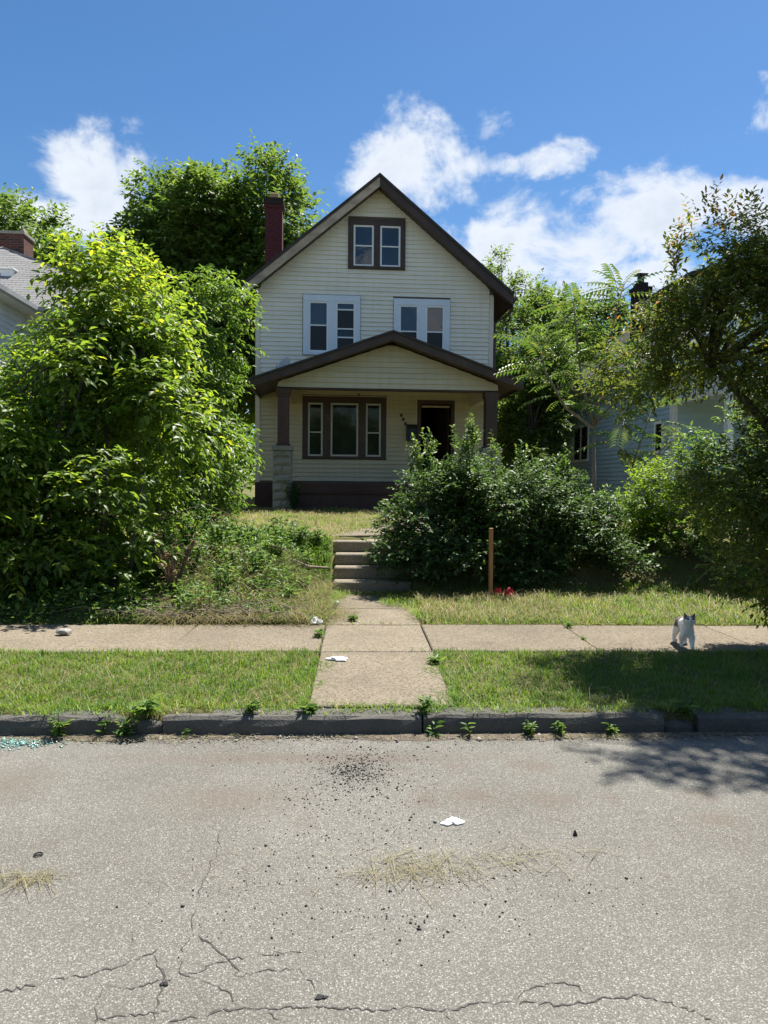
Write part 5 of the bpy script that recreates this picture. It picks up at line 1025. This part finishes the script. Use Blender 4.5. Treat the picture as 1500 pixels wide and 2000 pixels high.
hay('stray_straw', 'single stray straws scattered over the street', [(760, 1640, 600, 130, 60, .003), (420, 1720, 160, 60, 26, .003)], M['straw_dull'], L=.1)

# ------------------------------------------------------------------ the cat
def cat():
    pos = gp(1337, 1263, .153)
    # local: x = cat's left/right, -y = the way it walks, z up
    V = [(0, .14, .205), (0, .04, .20), (0, -.07, .205), (0, -.12, .235), (.0, -.15, .272), (.0, -.188, .262),          # spine, neck, head, muzzle
         (.038, -.085, .13), (.038, -.10, .065), (.038, -.125, .012), (.038, -.15, .008),                                # front leg a
         (-.038, -.075, .13), (-.036, -.05, .075), (-.036, -.035, .03), (-.036, -.055, .01),                             # front leg b, lifted
         (.042, .15, .14), (.045, .12, .09), (.045, .165, .055), (.045, .15, .010), (.045, .125, .008),                   # hind leg a
         (-.042, .15, .14), (-.045, .165, .09), (-.045, .21, .06), (-.045, .205, .012), (-.045, .18, .008),               # hind leg b
         (0, .20, .215), (0, .27, .17), (.01, .34, .12), (.02, .39, .11)]                                                 # tail
    Ed = [(0, 1), (1, 2), (2, 3), (3, 4), (4, 5), (2, 6), (6, 7), (7, 8), (8, 9), (2, 10), (10, 11), (11, 12), (12, 13), (0, 14), (14, 15), (15, 16), (16, 17), (17, 18), (0, 19), (19, 20), (20, 21), (21, 22), (22, 23), (0, 24), (24, 25), (25, 26), (26, 27)]
    rad = [.060, .058, .052, .042, .054, .027, .034, .019, .015, .014, .034, .02, .015, .014, .042, .026, .015, .014, .014, .042, .026, .015, .014, .014, .022, .015, .013, .009]
    me = bpy.data.meshes.new('cat'); me.from_pydata(V, Ed, []); o = bpy.data.objects.new('cat', me); COL.objects.link(o)
    md = o.modifiers.new('skin', 'SKIN'); me.skin_vertices[0].data[0].use_root = True
    for i, r_ in enumerate(rad): me.skin_vertices[0].data[i].radius = (r_, r_); me.skin_vertices[0].data[i].use_root = (i == 1)
    o.modifiers.new('sub', 'SUBSURF').levels = 2
    dg = bpy.context.evaluated_depsgraph_get(); m2 = bpy.data.meshes.new_from_object(o.evaluated_get(dg)); bpy.data.objects.remove(o)
    for v in m2.vertices:                                   # broad cheeks, narrow chest, flat muzzle
        x, y, z = v.co
        if y < -.125 and z > .235: v.co.x *= 1.22 if y > -.185 else 1.0; v.co.z = .268 + (z - .268) * .95
        elif y < .0 and .12 < z < .235: v.co.x *= .86
    m2.name = 'body'; m2.materials.clear(); m2.polygons.foreach_set('use_smooth', [True] * len(m2.polygons))
    t = NT('cat_fur'); sep = t.n('ShaderNodeSeparateXYZ'); t.l(t.tc(), sep.inputs[0]); nz = t.math('MULTIPLY', t.math('SUBTRACT', t.noise(16, 4), .5), .06)
    back = t.ramp(t.math('ADD', sep.outputs[2], nz), [(.20, (0, 0, 0)), (.225, (1, 1, 1))]); back.node.color_ramp.interpolation = 'LINEAR'
    body = t.math('MULTIPLY', back, t.ramp(t.math('ADD', sep.outputs[1], nz), [(.0, (0, 0, 0)), (.03, (1, 1, 1))]).node.outputs[0])
    ab = t.n('ShaderNodeMath', operation='ABSOLUTE'); t.l(sep.outputs[0], ab.inputs[0]); hd = t.math('MULTIPLY', t.ramp(sep.outputs[2], [(.270, (0, 0, 0)), (.280, (1, 1, 1))]), t.ramp(ab.outputs[0], [(.006, (0, 0, 0)), (.013, (1, 1, 1))])); fl = t.math('MULTIPLY', t.ramp(t.math('ADD', sep.outputs[1], nz), [(.02, (0, 0, 0)), (.04, (1, 1, 1))]), t.ramp(t.math('ADD', sep.outputs[2], nz), [(.15, (0, 0, 0)), (.17, (1, 1, 1))]))
    c = t.mix(t.math('MAXIMUM', t.math('MAXIMUM', body, fl), hd), (.86, .83, .77), t.mix(t.noise(45, 4), (.11, .095, .085), (.22, .185, .165)))
    root = tag(empty('cat', pos, R(-12)), 'white cat with grey patches walking on the pavement', 'cat'); root.scale = (.98,) * 3
    fur = t.done(t.bsdf(c, .85, t.noise(220, 3), .5, .004, .2)); link('body', m2, fur, root)
    co = np.array([v.co[:] for v in m2.vertices]); no = np.array([v.normal[:] for v in m2.vertices]); q_ = rng.integers(0, len(m2.polygons), 9000); P = []; Nn = []
    for q in q_:
        vs = m2.polygons[int(q)].vertices; w = rng.dirichlet([1] * len(vs)); P.append((co[list(vs)] * w[:, None]).sum(0)); Nn.append((no[list(vs)] * w[:, None]).sum(0))
    P = np.array(P); Nn = unit(np.array(Nn)); D = unit(Nn * .55 + np.array([0, .45, -.5]) + rng.normal(size=P.shape) * .2); sd_ = unit(np.cross(D, Nn + .01)) * .0011; ln = (.011 + .006 * rng.random(len(P)))[:, None] * np.where(P[:, 2:3] < .06, .4, 1)
    tag(fast_mesh('fur', np.stack([P - sd_, P + sd_, P + D * ln], 1).reshape(-1, 3), np.arange(len(P) * 3).reshape(-1, 3), fur, root), kind='stuff')
    for s in (-1, 1):
        e = MB(); e.poly([(s * .016, -.155, .304), (s * .05, -.15, .288), (s * .043, -.148, .330), (s * .03, -.135, .290)], [(0, 1, 2), (1, 3, 2), (3, 0, 2), (0, 3, 1)]); e.build('ear', fur, root)
        b = bmesh.new(); bmesh.ops.create_uvsphere(b, u_segments=8, v_segments=6, radius=.0075); q = bpy.data.meshes.new('eye'); b.to_mesh(q); b.free(); eo = link('eye', q, M['metal_dark'], root); eo.location = (s * .022, -.196, .282)
    b = MB(); b.poly([(-.009, -.213, .268), (.009, -.213, .268), (0, -.216, .258), (0, -.205, .266)], [(0, 2, 1), (0, 1, 3), (0, 3, 2), (1, 2, 3)]); b.build('nose', M['brown_post'], root)
cat()
